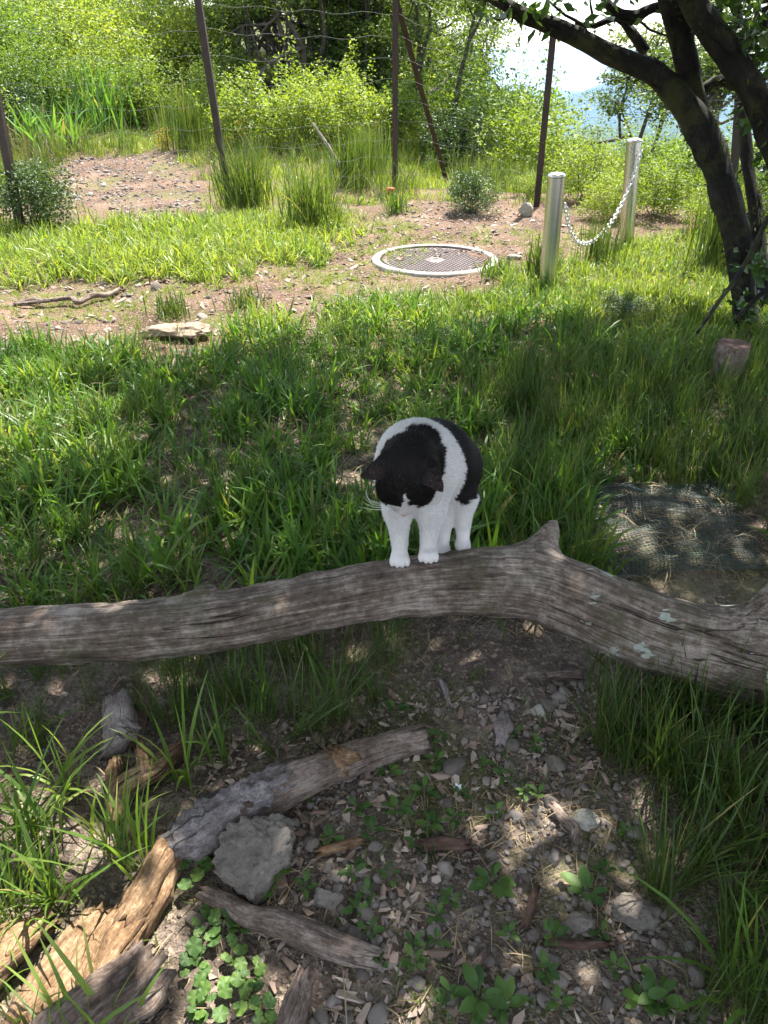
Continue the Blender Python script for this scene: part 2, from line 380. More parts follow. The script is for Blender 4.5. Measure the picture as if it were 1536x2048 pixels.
base = mixc(t, math_(t, 'MULTIPLY', mapr(t, math_(t, 'ADD', sx.outputs['Y'], tex(t, p, .7, 3)), 9.2, 10.5), .85), base, mixc(t, tex(t, p, 6, 4, .7), (.03, .045, .012), (.10, .13, .03)))
base = mixc(t, mapr(t, sx.outputs['Z'], -1.5, -6), base, forest)
finish(t, out, base, .95, math_(t, 'ADD', tex(t, p, 30, 4, .75), math_(t, 'MULTIPLY', fine, .6)), .9, .02, spec=.2)

# ------------------------------------------------------------------ ground sheet and air
r = np.concatenate([[.02, .08], np.geomspace(.15, 14000, 470)])
th = np.concatenate([np.linspace(-42, 42, 230), np.linspace(42, 318, 60)[1:-1]]) * np.pi / 180
RR, TT = np.meshgrid(r, th, indexing='ij'); X, Y = RR * np.sin(TT), RR * np.cos(TT); Z = height(X, Y)
nr, na = X.shape; idx = np.arange(nr * na).reshape(nr, na); b = np.roll(idx, -1, 1)
Q = np.stack([idx[:-1], idx[1:], b[1:], b[:-1]], -1).reshape(-1, 4)[:, ::-1]
V = np.vstack([np.stack([X, Y, Z], -1).reshape(-1, 3)])
tag(obj('ground', mesh('ground', V, np.ascontiguousarray(Q), M['soil'])), kind='structure')
HZ = 9.0
zmin = float(Z.min()) - 1.5
hv = np.array([(x, y, z) for x in (-14500, 14500) for y in (-14500, 14500) for z in (zmin, HZ)])
hf = [(0, 1, 3, 2), (4, 6, 7, 5), (0, 4, 5, 1), (2, 3, 7, 6), (0, 2, 6, 4), (1, 5, 7, 3)]
m, t, out = nodes('air'); pv = N(t, 'ShaderNodeVolumePrincipled'); pv.inputs['Color'].default_value = (.33, .52, .88, 1); pv.inputs['Density'].default_value = 1.05e-4; pv.inputs['Anisotropy'].default_value = .1
t.links.new(pv.outputs[0], out.inputs['Volume'])
tag(obj('haze', mesh('haze', hv, hf, m, smooth=False)), 'pale blue haze filling the valley beyond the trees', kind='stuff')

# ------------------------------------------------------------------ scattering
def poly_world(pts): return np.array([onz(px, py, 0)[:2] for px, py in pts])
def inside(P, poly):
    x, y = P[:, 0], P[:, 1]; c = np.zeros(len(P), bool); n = len(poly)
    for i in range(n):
        x0, y0 = poly[i]; x1, y1 = poly[(i + 1) % n]
        k = ((y0 > y) != (y1 > y)) & (x < (x1 - x0) * (y - y0) / (y1 - y0 + 1e-12) + x0); c ^= k
    return c
def scatter(poly_px, density, jitter=.06, patch=None, excl=(), world=None):
    poly = poly_world(poly_px) if world is None else np.array(world, float)
    lo, hi = poly.min(0), poly.max(0); n = int(density * np.prod(hi - lo))
    P = lo + RNG.random((n, 2)) * (hi - lo)
    J = np.stack([n2(P[:, 0], P[:, 1], 4, 2, 61), n2(P[:, 0], P[:, 1], 4, 2, 67)], 1) * jitter
    k = inside(P + J, poly)
    for e in excl: k &= ~inside(P + J, poly_world(e))
    if patch: k &= n2(P[:, 0], P[:, 1], patch[0], 2, patch[2]) + (RNG.random(len(P)) - .5) * .3 > patch[1]
    return P[k]
def instancer(name, P, coll, mat_scale, label, cat=None, tint=.5, tilt=.12, sink=.0, zofs=None):
    """one object: points on the ground, each carrying a copy of one of the tuft meshes"""
    n = len(P); z = height(P[:, 0], P[:, 1]) - sink + (0 if zofs is None else zofs)
    me = bpy.data.meshes.new(name); me.vertices.add(n); me.vertices.foreach_set('co', np.column_stack([P, z]).astype(np.float32).ravel())
    rot = np.column_stack([RNG.normal(0, tilt, n), RNG.normal(0, tilt, n), RNG.random(n) * 6.283]).astype(np.float32)
    s = (mat_scale if hasattr(mat_scale, '__len__') else np.full(n, mat_scale)) * RNG.uniform(.7, 1.3, n)
    tn = (tint if hasattr(tint, '__len__') else np.full(n, tint)) + RNG.normal(0, .12, n)
    for k, ty, v in (('rot', 'FLOAT_VECTOR', rot), ('scl', 'FLOAT', s), ('idx', 'INT', RNG.integers(0, 99, n)), ('tint', 'FLOAT', np.clip(tn, 0, 1))):
        a = me.attributes.new(k, ty, 'POINT'); a.data.foreach_set('vector' if ty == 'FLOAT_VECTOR' else 'value', np.ascontiguousarray(v).ravel().astype(np.int32 if ty == 'INT' else np.float32))
    o = obj(name, me); tag(o, label, cat, kind='stuff')
    g = bpy.data.node_groups.new(name, 'GeometryNodeTree')
    g.interface.new_socket('Geometry', in_out='INPUT', socket_type='NodeSocketGeometry'); g.interface.new_socket('Geometry', in_out='OUTPUT', socket_type='NodeSocketGeometry')
    gi = g.nodes.new('NodeGroupInput'); go = g.nodes.new('NodeGroupOutput'); ip = g.nodes.new('GeometryNodeInstanceOnPoints')
    ci = g.nodes.new('GeometryNodeCollectionInfo'); ci.inputs['Collection'].default_value = coll; ci.inputs['Separate Children'].default_value = True; ci.inputs['Reset Children'].default_value = True
    def na(nm, dt):
        q = g.nodes.new('GeometryNodeInputNamedAttribute'); q.data_type = dt; q.inputs['Name'].default_value = nm; return [s for s in q.outputs if s.enabled and s.name == 'Attribute'][0]
    e = g.nodes.new('FunctionNodeEulerToRotation'); g.links.new(na('rot', 'FLOAT_VECTOR'), e.inputs[0])
    ip.inputs['Pick Instance'].default_value = True
    mp_ = g.nodes.new('GeometryNodeMeshToPoints'); g.links.new(gi.outputs[0], mp_.inputs[0])
    g.links.new(mp_.outputs[0], ip.inputs['Points']); g.links.new(ci.outputs[0], ip.inputs['Instance']); g.links.new(na('idx', 'INT'), ip.inputs['Instance Index'])
    g.links.new(e.outputs[0], ip.inputs['Rotation']); g.links.new(na('scl', 'FLOAT'), ip.inputs['Scale']); g.links.new(ip.outputs[0], go.inputs[0])
    md = o.modifiers.new('scatter', 'NODES'); md.node_group = g; return o
def pool(name, meshes):
    c = bpy.data.collections.new(name)
    for me in meshes: c.objects.link(bpy.data.objects.new(name + '_source', me))
    return c

def blades(n, length, width, lean=(.15, .7), spread=.02, seg=4, rng=None, curl=1.6, twist=.5, up=1.0):
    """arching grass blades as tapered strips: V, tris, v (0 root..1 tip), rnd per blade"""
    rng = rng or RNG
    az = rng.random(n) * 6.283; ln = rng.uniform(*length, n); wd = rng.uniform(*width, n); l0 = rng.uniform(*lean, n); cu = rng.uniform(.3, curl, n)
    bx = rng.normal(0, spread, n); by = rng.normal(0, spread, n); tw = rng.normal(0, twist, n); rn = rng.random(n)
    V, F, vv, rr = [], [], [], []; base = 0
    ts = np.linspace(0, 1, seg + 1)
    for i in range(n):
        p = np.array([bx[i], by[i], -.012]); a = l0[i] * .35
        d = np.array([math.cos(az[i]), math.sin(az[i]), 0]); s0 = np.array([-math.sin(az[i]), math.cos(az[i]), 0]); step = ln[i] / seg
        for k, tt in enumerate(ts):
            wv = wd[i] * .5 * (min(1, .45 + tt * 1.8) if tt < .5 else (1 - ((tt - .5) / .5) ** 1.7))
            up_ = np.array([0, 0, 1]); nrm = np.cross(d * math.sin(a) + up_ * math.cos(a), s0)
            s = s0 * math.cos(tw[i] * tt) + nrm * math.sin(tw[i] * tt)
            if k < seg: V += [p - s * wv, p + s * wv]; vv += [tt, tt]
            else: V.append(p); vv.append(1.)
            a = l0[i] * .35 + l0[i] * cu[i] * (tt + 1 / seg) ** 1.3
            p = p + (d * math.sin(a) + up_ * up * math.cos(a)) * step
        for k in range(seg - 1):
            q = base + 2 * k; F += [(q, q + 1, q + 3), (q, q + 3, q + 2)]
        q = base + 2 * (seg - 1); F.append((q, q + 1, q + 2)); base += 2 * seg + 1; rr += [rn[i]] * (2 * seg + 1)
    return np.array(V), np.array(F), np.array(vv), np.array(rr)
def blade_mesh(name, mat, *a, **k):
    V, F, v, rr = blades(*a, **k); return mesh(name, V, F, mat, attrs={'v': v, 'rnd': rr})

def leaves(C, size, aspect=.5, fold=.25, updir=None, up=.4, rng=None, droop=0.):
    """two-triangle folded leaves at points C"""
    rng = rng or RNG; n = len(C); d = rng.normal(size=(n, 3)); d[:, 2] = d[:, 2] * (1 - up) - droop
    if updir is not None: d = d * .7 + updir
    d /= np.linalg.norm(d, axis=1, keepdims=True)
    nn = rng.normal(size=(n, 3)) * .7 + np.array([0, 0, up * 1.6]); nn -= d * np.sum(nn * d, 1, keepdims=True); nn /= np.linalg.norm(nn, axis=1, keepdims=True)
    s = np.cross(d, nn); L_ = size * rng.uniform(.65, 1.3, n)[:, None]
    a = C; b = C + d * L_; m1 = C + d * L_ * .5 + s * L_ * aspect * .5 + nn * L_ * fold * .3; m2 = C + d * L_ * .5 - s * L_ * aspect * .5 + nn * L_ * fold * .3
    V = np.stack([a, m1, b, m2], 1).reshape(-1, 3); i = np.arange(n)[:, None] * 4
    F = np.concatenate([i + [[0, 1, 2]], i + [[0, 2, 3]]]); return V, F, np.repeat(rng.random(n), 4)

# ------------------------------------------------------------------ fallen log the cat stands on
LOGN = [(-620, 1335, .05, 62), (-250, 1300, .115, 62), (0, 1277, .145, 61), (200, 1266, .165, 62), (400, 1250, .18, 62), (600, 1212, .195, 61), (800, 1175, .21, 62), (960, 1162, .212, 72),
        (1080, 1168, .20, 76), (1200, 1217, .18, 80), (1300, 1260, .16, 84), (1400, 1288, .14, 90), (1500, 1315, .12, 98), (1680, 1370, .09, 104), (1900, 1430, .06, 95)]
def px_nodes(L_):
    P, R = [], []
    for px, py, z, rp in L_:
        p = onz(px, py, z); P.append(p); R.append(rp * depth_of(p) / FPX * .95)
    return np.array(P), np.array(R)
LP, LR = resample(*px_nodes(LOGN), .06)
FP, FR = resample(*px_nodes([(1462, 1302, .135, 72), (1545, 1240, .20, 62), (1625, 1150, .28, 54), (1740, 1020, .38, 46)]), .05)
SP, SR = px_nodes([(1035, 1150, .205, 56), (1082, 1098, .25, 36), (1100, 1066, .278, 25), (1106, 1050, .29, 16)])
KP, KR = px_nodes([(398, 1205, .215, 26), (416, 1180, .235, 15)])
def chain_sdf(P, C, R, k=.012):
    d = np.full(len(P), 9.)
    for i in range(len(C) - 1):
        lo = np.minimum(C[i], C[i + 1]) - .16 - R[i]; hi = np.maximum(C[i], C[i + 1]) + .16 + R[i]
        j = np.nonzero(np.all((P > lo) & (P < hi), axis=1))[0]
        if len(j): d[j] = np.minimum(d[j], cone_sdf(P[j], C[i], C[i + 1], R[i], R[i + 1]))
    return d
def nearest_grain(P, C, R):
    s = np.concatenate([[0], np.cumsum(np.linalg.norm(np.diff(C, axis=0), axis=1))]); T, Nn, B = frames(C)
    i = np.argmin(((P[:, None, :] - C[None]) ** 2).sum(2), 1); q = P - C[i]
    return np.stack([s[i] + (q * T[i]).sum(1), (q * Nn[i]).sum(1), (q * B[i]).sum(1)], 1)
def log_sdf(P):
    d = smin(chain_sdf(P, LP, LR), chain_sdf(P, FP, FR), .03)
    d = smin(d, chain_sdf(P, SP, SR), .028); d = smin(d, chain_sdf(P, KP, KR), .02)
    return d
def near_log(P):
    y = np.interp(P[:, 0], LP[:, 0], LP[:, 1]); z = np.interp(P[:, 0], LP[:, 0], LP[:, 2]); k = (np.abs(P[:, 1] - y) < .17) & (np.abs(P[:, 2] - z) < .17)
    for C_ in (FP, SP, KP):
        k |= np.all((P > C_.min(0) - .14) & (P < C_.max(0) + .14), axis=1)
    return k
V, Q = sdf_mesh(log_sdf, (-1.75, .95, -.12), (1.75, 1.95, .5), .010, near_log)
g = nearest_grain(V, LP, LR)
ang = np.arctan2(g[:, 2], g[:, 1])
gn = np.stack([np.cos(ang) * 2.2, np.sin(ang) * 2.2, g[:, 0] * 1.6], 1)
nrm = np.stack([log_sdf(V + e) - log_sdf(V - e) for e in np.eye(3) * .006], 1); nrm /= np.linalg.norm(nrm, axis=1, keepdims=True)
V = V + nrm * (.007 * fbm(gn, 2, 71) + .0022 * fbm(np.stack([np.cos(ang) * 6, np.sin(ang) * 6, g[:, 0] * 1.6], 1), 3, 73) + .003 * fbm(V * 22, 2, 77))[:, None]
lich = .62 * sstep(.15, .5, V[:, 0]) + .25 * fbm(V * 5, 2, 79)
logo = obj('fallen_log', mesh('fallen_log', V, Q, M['log'], attrs={'grain': g, 'lich': lich}))
tag(logo, 'long weathered grey fallen trunk spotted with lichen that the cat stands on', 'log')
LOGXY = LP[:, :2]
def off_log(P, d=.085): return P[np.min(((P[:, None, :] - LOGXY[None]) ** 2).sum(2), 1) > d * d]

# ------------------------------------------------------------------ the cat
def build_cat():
    i = int(np.argmin(np.abs(LP[:, 0] - onz(828, 1118, .26)[0])))
    crest = LP[i] + np.array([0, 0, LR[i]])
    O = onz(828, 1122, crest[2] - .002)
    lc = LP[i] - O                                     # log axis relative to the paws
    def logz(x, y): # height of the log's skin under (x, y), relative to O
        ii = int(np.argmin(np.abs(LP[:, 0] - (O[0] + x)))); dy = O[1] + y - LP[ii][1]
        return LP[ii][2] + math.sqrt(max(LR[ii] ** 2 - dy * dy, 1e-5)) - O[2]
    root = empty('cat', O, label='black and white cat standing on the fallen log with its head bowed', cat='cat')
    root.scale = (.96, .96, .96)
    HC = np.array([-.020, -.048, .219]); F_ = np.array([-.06, -.42, -.90]); F_ /= np.linalg.norm(F_)
    Uh = np.array([0, -.9, .42]); Uh -= F_ * Uh.dot(F_); Uh /= np.linalg.norm(Uh); Rh = np.cross(F_, Uh); Rh = Rh if Rh[0] > 0 else -Rh
    HM = np.stack([Rh, F_, Uh])                        # head axes: across, to the nose, to the crown
    def hp(a, b, c): return HC + Rh * a + F_ * b + Uh * c
    zl, zr = logz(-.028, 0), logz(.026, .002); h1, h2 = logz(.064, .052) - .006, logz(.10, .055) - .006
    def sdf(P):
        d = cone_sdf(P, (.0, .055, .198), (.036, .11, .172), .066, .070)
        d = smin(d, cone_sdf(P, (.036, .11, .172), (.072, .155, .130), .070, .071), .04)
        d = smin(d, ell_sdf(P, (.0, .03, .172), (.056, .05, .062)), .03)
        d = smin(d, cone_sdf(P, (.0, .05, .21), (-.012, -.005, .232), .062, .050), .04)      # neck
        hd = ell_sdf(P, HC, (.0475, .050, .044), HM)
        hd = smin(hd, ell_sdf(P, hp(0, .045, -.012), (.024, .024, .02), HM), .022)            # muzzle
        for s in (-1, 1):
            hd = smin(hd, ell_sdf(P, hp(s * .029, .018, -.008), (.023, .03, .024), HM), .02)  # cheeks
        d = smin(d, hd, .028)
        for s, zz, px in ((-1, zl, -.029), (1, zr, .0275)):
            x = px; y = 0 if s < 0 else .002
            leg = cone_sdf(P, (s * .036, .035, .175), (x + s * .004, .018, .11), .040, .0235)
            leg = smin(leg, cone_sdf(P, (x + s * .004, .018, .11), (x, .006, zz + .035), .0225, .0165), .02)
            paw = ell_sdf(P, (x, y - .008, zz + .014), (.0185, .023, .0155))
            for k in (-1.5, -.5, .5, 1.5):
                paw = smin(paw, ell_sdf(P, (x + k * .0098, y - .0225 + abs(k) * .004, zz + .0105), (.0058, .011, .0108)), .0016)
            d = smin(d, smin(leg, paw, .012), .02)
        for x, y, zz, s in ((.064, .052, h1, -1), (.101, .055, h2, 1)):
            leg = cone_sdf(P, (.055 + .03 * (s > 0), .125, .115), (x + s * .001, .10, .085), .046, .027)
            leg = smin(leg, cone_sdf(P, (x + s * .001, .10, .085), (x + s * .002, .066, zz + .036), .025, .0145), .016)
            paw = ell_sdf(P, (x + s * .002, y, zz + .013), (.0165, .024, .0145))
            d = smin(d, smin(leg, paw, .014), .014)
        T_ = [(.085, .205, .12), (.10, .235, .06), (.105, .24, -.01), (.09, .235, -.07), (.06, .23, -.11)]
        for k in range(4): d = smin(d, cone_sdf(P, T_[k], T_[k + 1], .017 - .001 * k, .016 - .001 * k), .02 if k == 0 else .006)
        for s in (-1, 1):                              # ears, swung out sideways
            base = hp(-.030, -.020, .018) if s < 0 else hp(.030, -.018, .026); tip = hp(-.082, .002, .016) if s < 0 else hp(.064, .018, .036)
            ax = tip - base; ln = np.linalg.norm(ax); ax /= ln; fr = (hp(0, 1, .1) if s < 0 else hp(-.75, .75, .0)) - HC; fr -= ax * fr.dot(ax); fr /= np.linalg.norm(fr); th = np.cross(ax, fr)
            q = P - base; a, b_, c_ = q @ ax, q @ fr, q @ th; tt = np.clip(a / ln, 0, 1)
            wv = .027 * (1 - tt) ** .85 + .0015
            e = np.maximum(np.abs(b_) - wv, np.abs(c_ + .10 * wv * ((b_ / .027) ** 2) * 3) - .0045 * (1 - .4 * tt)); e = np.maximum(e, np.maximum(-a - .01, a - ln))
            d = smin(d, e, .007)
        return d
    V, Q = sdf_mesh(sdf, (-.13, -.16, -.17), (.19, .29, .33), .0023)
    e = .002; nr_ = np.stack([sdf(V + np.eye(3)[k] * e) - sdf(V - np.eye(3)[k] * e) for k in range(3)], 1); nr_ /= np.linalg.norm(nr_, axis=1, keepdims=True) + 1e-9
    def black(P):
        """coat pattern: 1 black, 0 white"""
        j = P + .006 * np.stack([fbm(P * 60, 2, 3), fbm(P * 60, 2, 5), fbm(P * 60, 2, 8)], 1)
        q = (j - HC) @ HM.T; a, b_, c_ = q[:, 0], q[:, 1], q[:, 2]
        head = (np.linalg.norm(q / np.array([.125, .085, .075]), axis=1) < 1) & (np.linalg.norm((q - np.array([0, .058, -.016])) / np.array([.030, .022, .028]), axis=1) > 1) & (c_ > -.036 + .15 * b_) & (b_ < .052)
        blaze = (np.abs(a + .002) < .0025 + .3 * np.clip(b_ - .033, 0, 1)) & (b_ > .028)
        nape = (np.linalg.norm((j - np.array([.008, .004, .262])) / np.array([.040, .046, .038]), axis=1) < 1)
        along = (j[:, 0] - .0) * .52 + (j[:, 1] - .055) * .85
        saddle = (along > .048 + .10 * (.2 - j[:, 2])) & (j[:, 2] > .098 + .12 * np.clip(along - .09, -.2, .2)) & (j[:, 2] < .4)
        saddle &= ~((j[:, 1] > .15) & (j[:, 2] < .13) & (j[:, 0] > .12))
        tail = (j[:, 1] > .205)
        return ((head & ~blaze) | nape | saddle | tail).astype(float)
    earin = np.zeros(len(V))
    for s in (-1, 1):
        tip = hp(-.060, -.006, .018) if s < 0 else hp(.050, .004, .036); qd = (V - tip) @ HM.T
        earin = np.maximum(earin, (np.clip(1.5 - 1.5 * np.linalg.norm(qd / np.array([.022, .016, .02]), axis=1), 0, 1)) * (nr_ @ F_ * .6 + nr_ @ Uh > .25))
    bl = black(V)
    m, t, out = nodes('cat_skin'); col = mixc(t, attr(t, 'black', out='Fac'), (.62, .58, .56), (.012, .010, .010)); col = mixc(t, attr(t, 'ear', out='Fac'), col, (.045, .027, .025)); finish(t, out, col, .7, spec=.2)
    body = obj('body', mesh('cat_body', V, Q, m, attrs={'black': bl, 'ear': earin}), root)
    # fur: short tapered strands combed along the body
    A = V[Q]; area = np.linalg.norm(np.cross(A[:, 2] - A[:, 0], A[:, 3] - A[:, 1]), axis=1); n = 95000
    f = RNG.choice(len(Q), n, p=area / area.sum()); uv = RNG.random((n, 2)); B4 = A[f]
    P0 = (B4[:, 0] * ((1 - uv[:, :1]) * (1 - uv[:, 1:])) + B4[:, 1] * (uv[:, :1] * (1 - uv[:, 1:])) + B4[:, 2] * (uv[:, :1] * uv[:, 1:]) + B4[:, 3] * ((1 - uv[:, :1]) * uv[:, 1:]))
    n0 = nr_[Q[f]].mean(1); n0 /= np.linalg.norm(n0, axis=1, keepdims=True) + 1e-9
    q = (P0 - HC) @ HM.T; hd = np.clip(1.4 - np.linalg.norm(q / np.array([.08, .075, .065]), axis=1), 0, 1)[:, None]
    comb = np.tile([.35, .75, -.55], (n, 1)) * (1 - hd) + (-F_ * .9) * hd
    low = sstep(.10, .05, P0[:, 2])[:, None]; comb = comb * (1 - low) + np.array([0, .0, -1.]) * low
    comb = comb + .35 * np.stack([fbm(P0 * 45, 1, 13), fbm(P0 * 45, 1, 15), fbm(P0 * 45, 1, 17)], 1)
    comb -= n0 * (comb * n0).sum(1, keepdims=True); comb /= np.linalg.norm(comb, axis=1, keepdims=True) + 1e-9
    ln = RNG.uniform(.006, .013, n)[:, None] * (1 - .55 * hd) * (1 - .6 * low); ln = ln * np.where(P0[:, 2:3] < .035, .18, 1)
    qe = np.minimum(np.linalg.norm((P0 - hp(-.062, -.006, .018)) / .026, axis=1), np.linalg.norm((P0 - hp(.05, .002, .034)) / .024, axis=1)); ln = ln * np.where(qe < 1, .5, 1)[:, None]
    lift = RNG.uniform(.25, .55, n)[:, None]
    P1 = P0 + (comb * .8 + n0 * lift) * ln * .55; P2 = P1 + (comb + n0 * lift * .35 + RNG.normal(0, .15, (n, 3))) * ln * .5
    sd = np.cross(n0, comb) * (RNG.uniform(.00035, .0006, n)[:, None])
    FV = np.stack([P0 - sd, P0 + sd, P1 - sd * .7, P1 + sd * .7, P2], 1).reshape(-1, 3); k = np.arange(n)[:, None] * 5
    FF = np.concatenate([k + [[0, 1, 3]], k + [[0, 3, 2]], k + [[2, 3, 4]]])
    m, t, out = nodes('cat_fur'); gy = attr(t, 'rnd', out='Fac')
    col = mixc(t, attr(t, 'black', out='Fac'), mixc(t, gy, (.52, .50, .48), (.70, .68, .66)), mixc(t, gy, (.004, .0035, .0035), (.013, .010, .009))); finish(t, out, col, .6, spec=.15)
    obj('fur', mesh('cat_fur', FV, FF, m, attrs={'black': np.repeat(black(P0), 5), 'rnd': np.repeat(RNG.random(n), 5)}), body)
    ic = lambda r_, s: (np.array(s))
    def ball(name, c, rr, mat):
        U, Wd = np.meshgrid(np.linspace(0, 2 * np.pi, 13)[:-1], np.linspace(.02, np.pi - .02, 8)); S = np.stack([np.cos(U) * np.sin(Wd), np.sin(U) * np.sin(Wd), np.cos(Wd)], -1).reshape(-1, 3)
        S = (S * rr) @ HM + c; Fq = [(i_ * 12 + j, (i_ + 1) * 12 + j, (i_ + 1) * 12 + (j + 1) % 12, i_ * 12 + (j + 1) % 12) for i_ in range(7) for j in range(12)]
        return obj(name, mesh(name, S, Fq, mat), root)
    for s in (-1, 1): ball('eye', hp(s * .021, .033, .009), (.009, .006, .008), M['eye'])
    ball('nose', hp(0, .068, -.004), (.0055, .004, .0045), M['nose'])
    for s in (-1, 1):
        for k in range(5):
            a0 = hp(s * .014, .056, -.012 - .002 * k); a1 = hp(s * (.05 + .004 * k), .062 - .004 * k, -.015 - .006 * (k - 2)); a2 = hp(s * (.082 - .003 * k), .058 - .009 * k, -.022 - .010 * (k - 2))
            Vw, Fw, gw = tube([a0, a1, a2], [.0005, .0004, .00012], 4, .01, caps=False); obj('whisker', mesh('whisker', Vw, Fw, M['whisker']), root)
    for s in (-1, 1):                                   # pale hair tufts inside the ears
        pass
    return root
build_cat()

# ------------------------------------------------------------------ grass, straw, litter
rg = np.random.default_rng(11)
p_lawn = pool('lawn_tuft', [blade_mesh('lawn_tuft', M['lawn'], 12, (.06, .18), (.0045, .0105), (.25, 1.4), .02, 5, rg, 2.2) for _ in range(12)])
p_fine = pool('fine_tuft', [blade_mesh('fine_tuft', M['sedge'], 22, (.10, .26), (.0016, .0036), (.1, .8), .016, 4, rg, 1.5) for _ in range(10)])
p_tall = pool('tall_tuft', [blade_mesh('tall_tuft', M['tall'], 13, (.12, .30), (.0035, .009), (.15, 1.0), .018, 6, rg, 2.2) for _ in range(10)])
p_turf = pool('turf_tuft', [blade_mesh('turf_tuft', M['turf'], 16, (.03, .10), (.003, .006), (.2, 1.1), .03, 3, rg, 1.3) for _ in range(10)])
p_turfs = pool('shade_turf_tuft', [blade_mesh('shade_turf_tuft', M['sedge'], 12, (.025, .08), (.002, .0045), (.2, 1.1), .02, 3, rg, 1.3) for _ in range(8)])
p_straw = pool('straw', [blade_mesh('straw_wisp', M['straw'], 5, (.04, .13), (.0012, .003), (2.6, 3.6), .02, 3, rg, .8) for _ in range(8)])
PATHPX = [(-400, 575), (250, 550), (420, 545), (600, 520), (720, 470), (780, 405), (1000, 410), (1230, 470), (1240, 500), (1050, 520), (960, 590), (620, 638), (250, 685), (-400, 730)]
NETPX = [(1130, 990), (1440, 975), (1530, 1130), (1480, 1200), (1180, 1170)]
LAWN = [(-400, 745), (180, 700), (420, 655), (700, 622), (980, 590), (1536, 560), (2100, 560), (2500, 1180), (900, 1190), (380, 1260), (-400, 1260)]
BAREL = [(-400, 1010), (60, 1010), (230, 1060), (330, 1190), (280, 1230), (-400, 1230)]
P = scatter(LAWN, 760, .08, excl=[BAREL, NETPX, [(265, 640), (450, 635), (450, 700), (330, 735), (265, 720)]]); P = off_log(P)
P = P[RNG.random(len(P)) < .95 - .75 * sstep(.35, 1.1, P[:, 0] + .25 * n2(P[:, 0], P[:, 1], 2, 2, 5)) * sstep(3.1, 2.5, P[:, 1])]
P = P[RNG.random(len(P)) < .72 + .5 * n2(P[:, 0], P[:, 1], 3.2, 2, 91)]
instancer('lawn_grass', P, p_lawn, (.80 + .34 * n2(P[:, 0], P[:, 1], 2.6, 2, 93)) * (1.05 - .35 * sstep(3.0, 4.2, P[:, 1])), 'lush broad-bladed green grass covering the ground behind the fallen log', 'grass', tint=.36 + .45 * n2(P[:, 0], P[:, 1], 1.6, 2, 95) + .45 * sstep(2.8, 4.2, P[:, 1]))  # tint rises past the shade edge, putting sunlight into the blade colour
P = scatter([(980, 770), (2300, 700), (2500, 1200), (960, 1190)], 420, .1, excl=[NETPX]); P = off_log(P); P = P[n2(P[:, 0], P[:, 1], 2.6, 2, 97) > -.5]
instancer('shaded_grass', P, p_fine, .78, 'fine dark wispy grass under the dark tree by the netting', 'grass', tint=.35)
P = off_log(scatter(BAREL, 480, .1, patch=(2.6, -.5, 101)))
instancer('sparse_grass', P, p_lawn, .72, 'sparse grass over bare soil behind the thick end of the log', 'grass', tint=.4)
P = scatter([(-700, 470), (240, 455), (660, 425), (735, 455), (640, 525), (440, 548), (-700, 572)], 420, .3); P = P + RNG.normal(0, .07, P.shape)
instancer('sunlit_grass', P, p_lawn, .85 + .3 * n2(P[:, 0], P[:, 1], 1.8, 2, 141), 'bright sunlit strip of grass at the foot of the fence', 'grass', tint=.85 + .3 * n2(P[:, 0], P[:, 1], 1.5, 2, 143))  # high tint paints these blades as sunlit
P = scatter([(1040, 545), (1250, 492), (1536, 440), (2100, 440), (2100, 650), (840, 650), (960, 600)], 500, .12)
instancer('verge_grass', P, p_lawn, .62, 'bright sunlit grass around the steel bollards', 'grass', tint=.85)  # raised tint again: part of the sunlit look is in the colour
P = scatter(PATHPX, 330, .1, patch=(2.4, -.02, 103))
instancer('path_turf', P, p_turf, .45, 'thin short turf growing through the red soil path', 'grass', tint=.5)
BARE2 = [(110, 345), (370, 335), (420, 442), (210, 446), (150, 400)]
P = scatter(None, 120, .3, world=[(-6, 5.9), (0, 6.6), (6, 5.5), (11, 9), (8, 17), (-9, 17)], excl=[BARE2, PATHPX], patch=(1.1, -.45, 107))
instancer('slope_grass', P, p_turf, 1.25, 'yellow-green sunlit turf on the slope beyond the fence', 'grass', tint=.75)
P = scatter(None, 26, .3, world=[(-6, 6.2), (0, 6.9), (6, 6.0), (10, 9), (8, 15), (-8, 15)], excl=[BARE2, PATHPX], patch=(.9, -.05, 109))
instancer('slope_sedge', P, p_fine, 1.5, 'wispy upright sedge among the shrubs beyond the fence', 'grass', tint=.75)
P = off_log(scatter(LAWN, 45, .1, excl=[NETPX])); P = P[n2(P[:, 0], P[:, 1], 1.9, 2, 151) > -.1]
instancer('lawn_sedge', P, p_fine, .72, 'wispy thin grass stems standing among the broad lawn blades', 'grass', tint=.55)
P = off_log(scatter(LAWN, 170, .1))
instancer('lawn_straw', P, p_straw, .9, 'dead straw lying between the lawn tufts', 'litter', tint=.5, tilt=.3, zofs=.03)
P = off_log(scatter([(-300, 1335), (330, 1320), (420, 1480), (200, 1520), (-300, 1480)], 330, .05, patch=(4, -.35, 153)), .03)
instancer('under_log_grass', P, p_fine, .55, 'thin shaded grass growing under the left half of the log', 'grass', tint=.3)
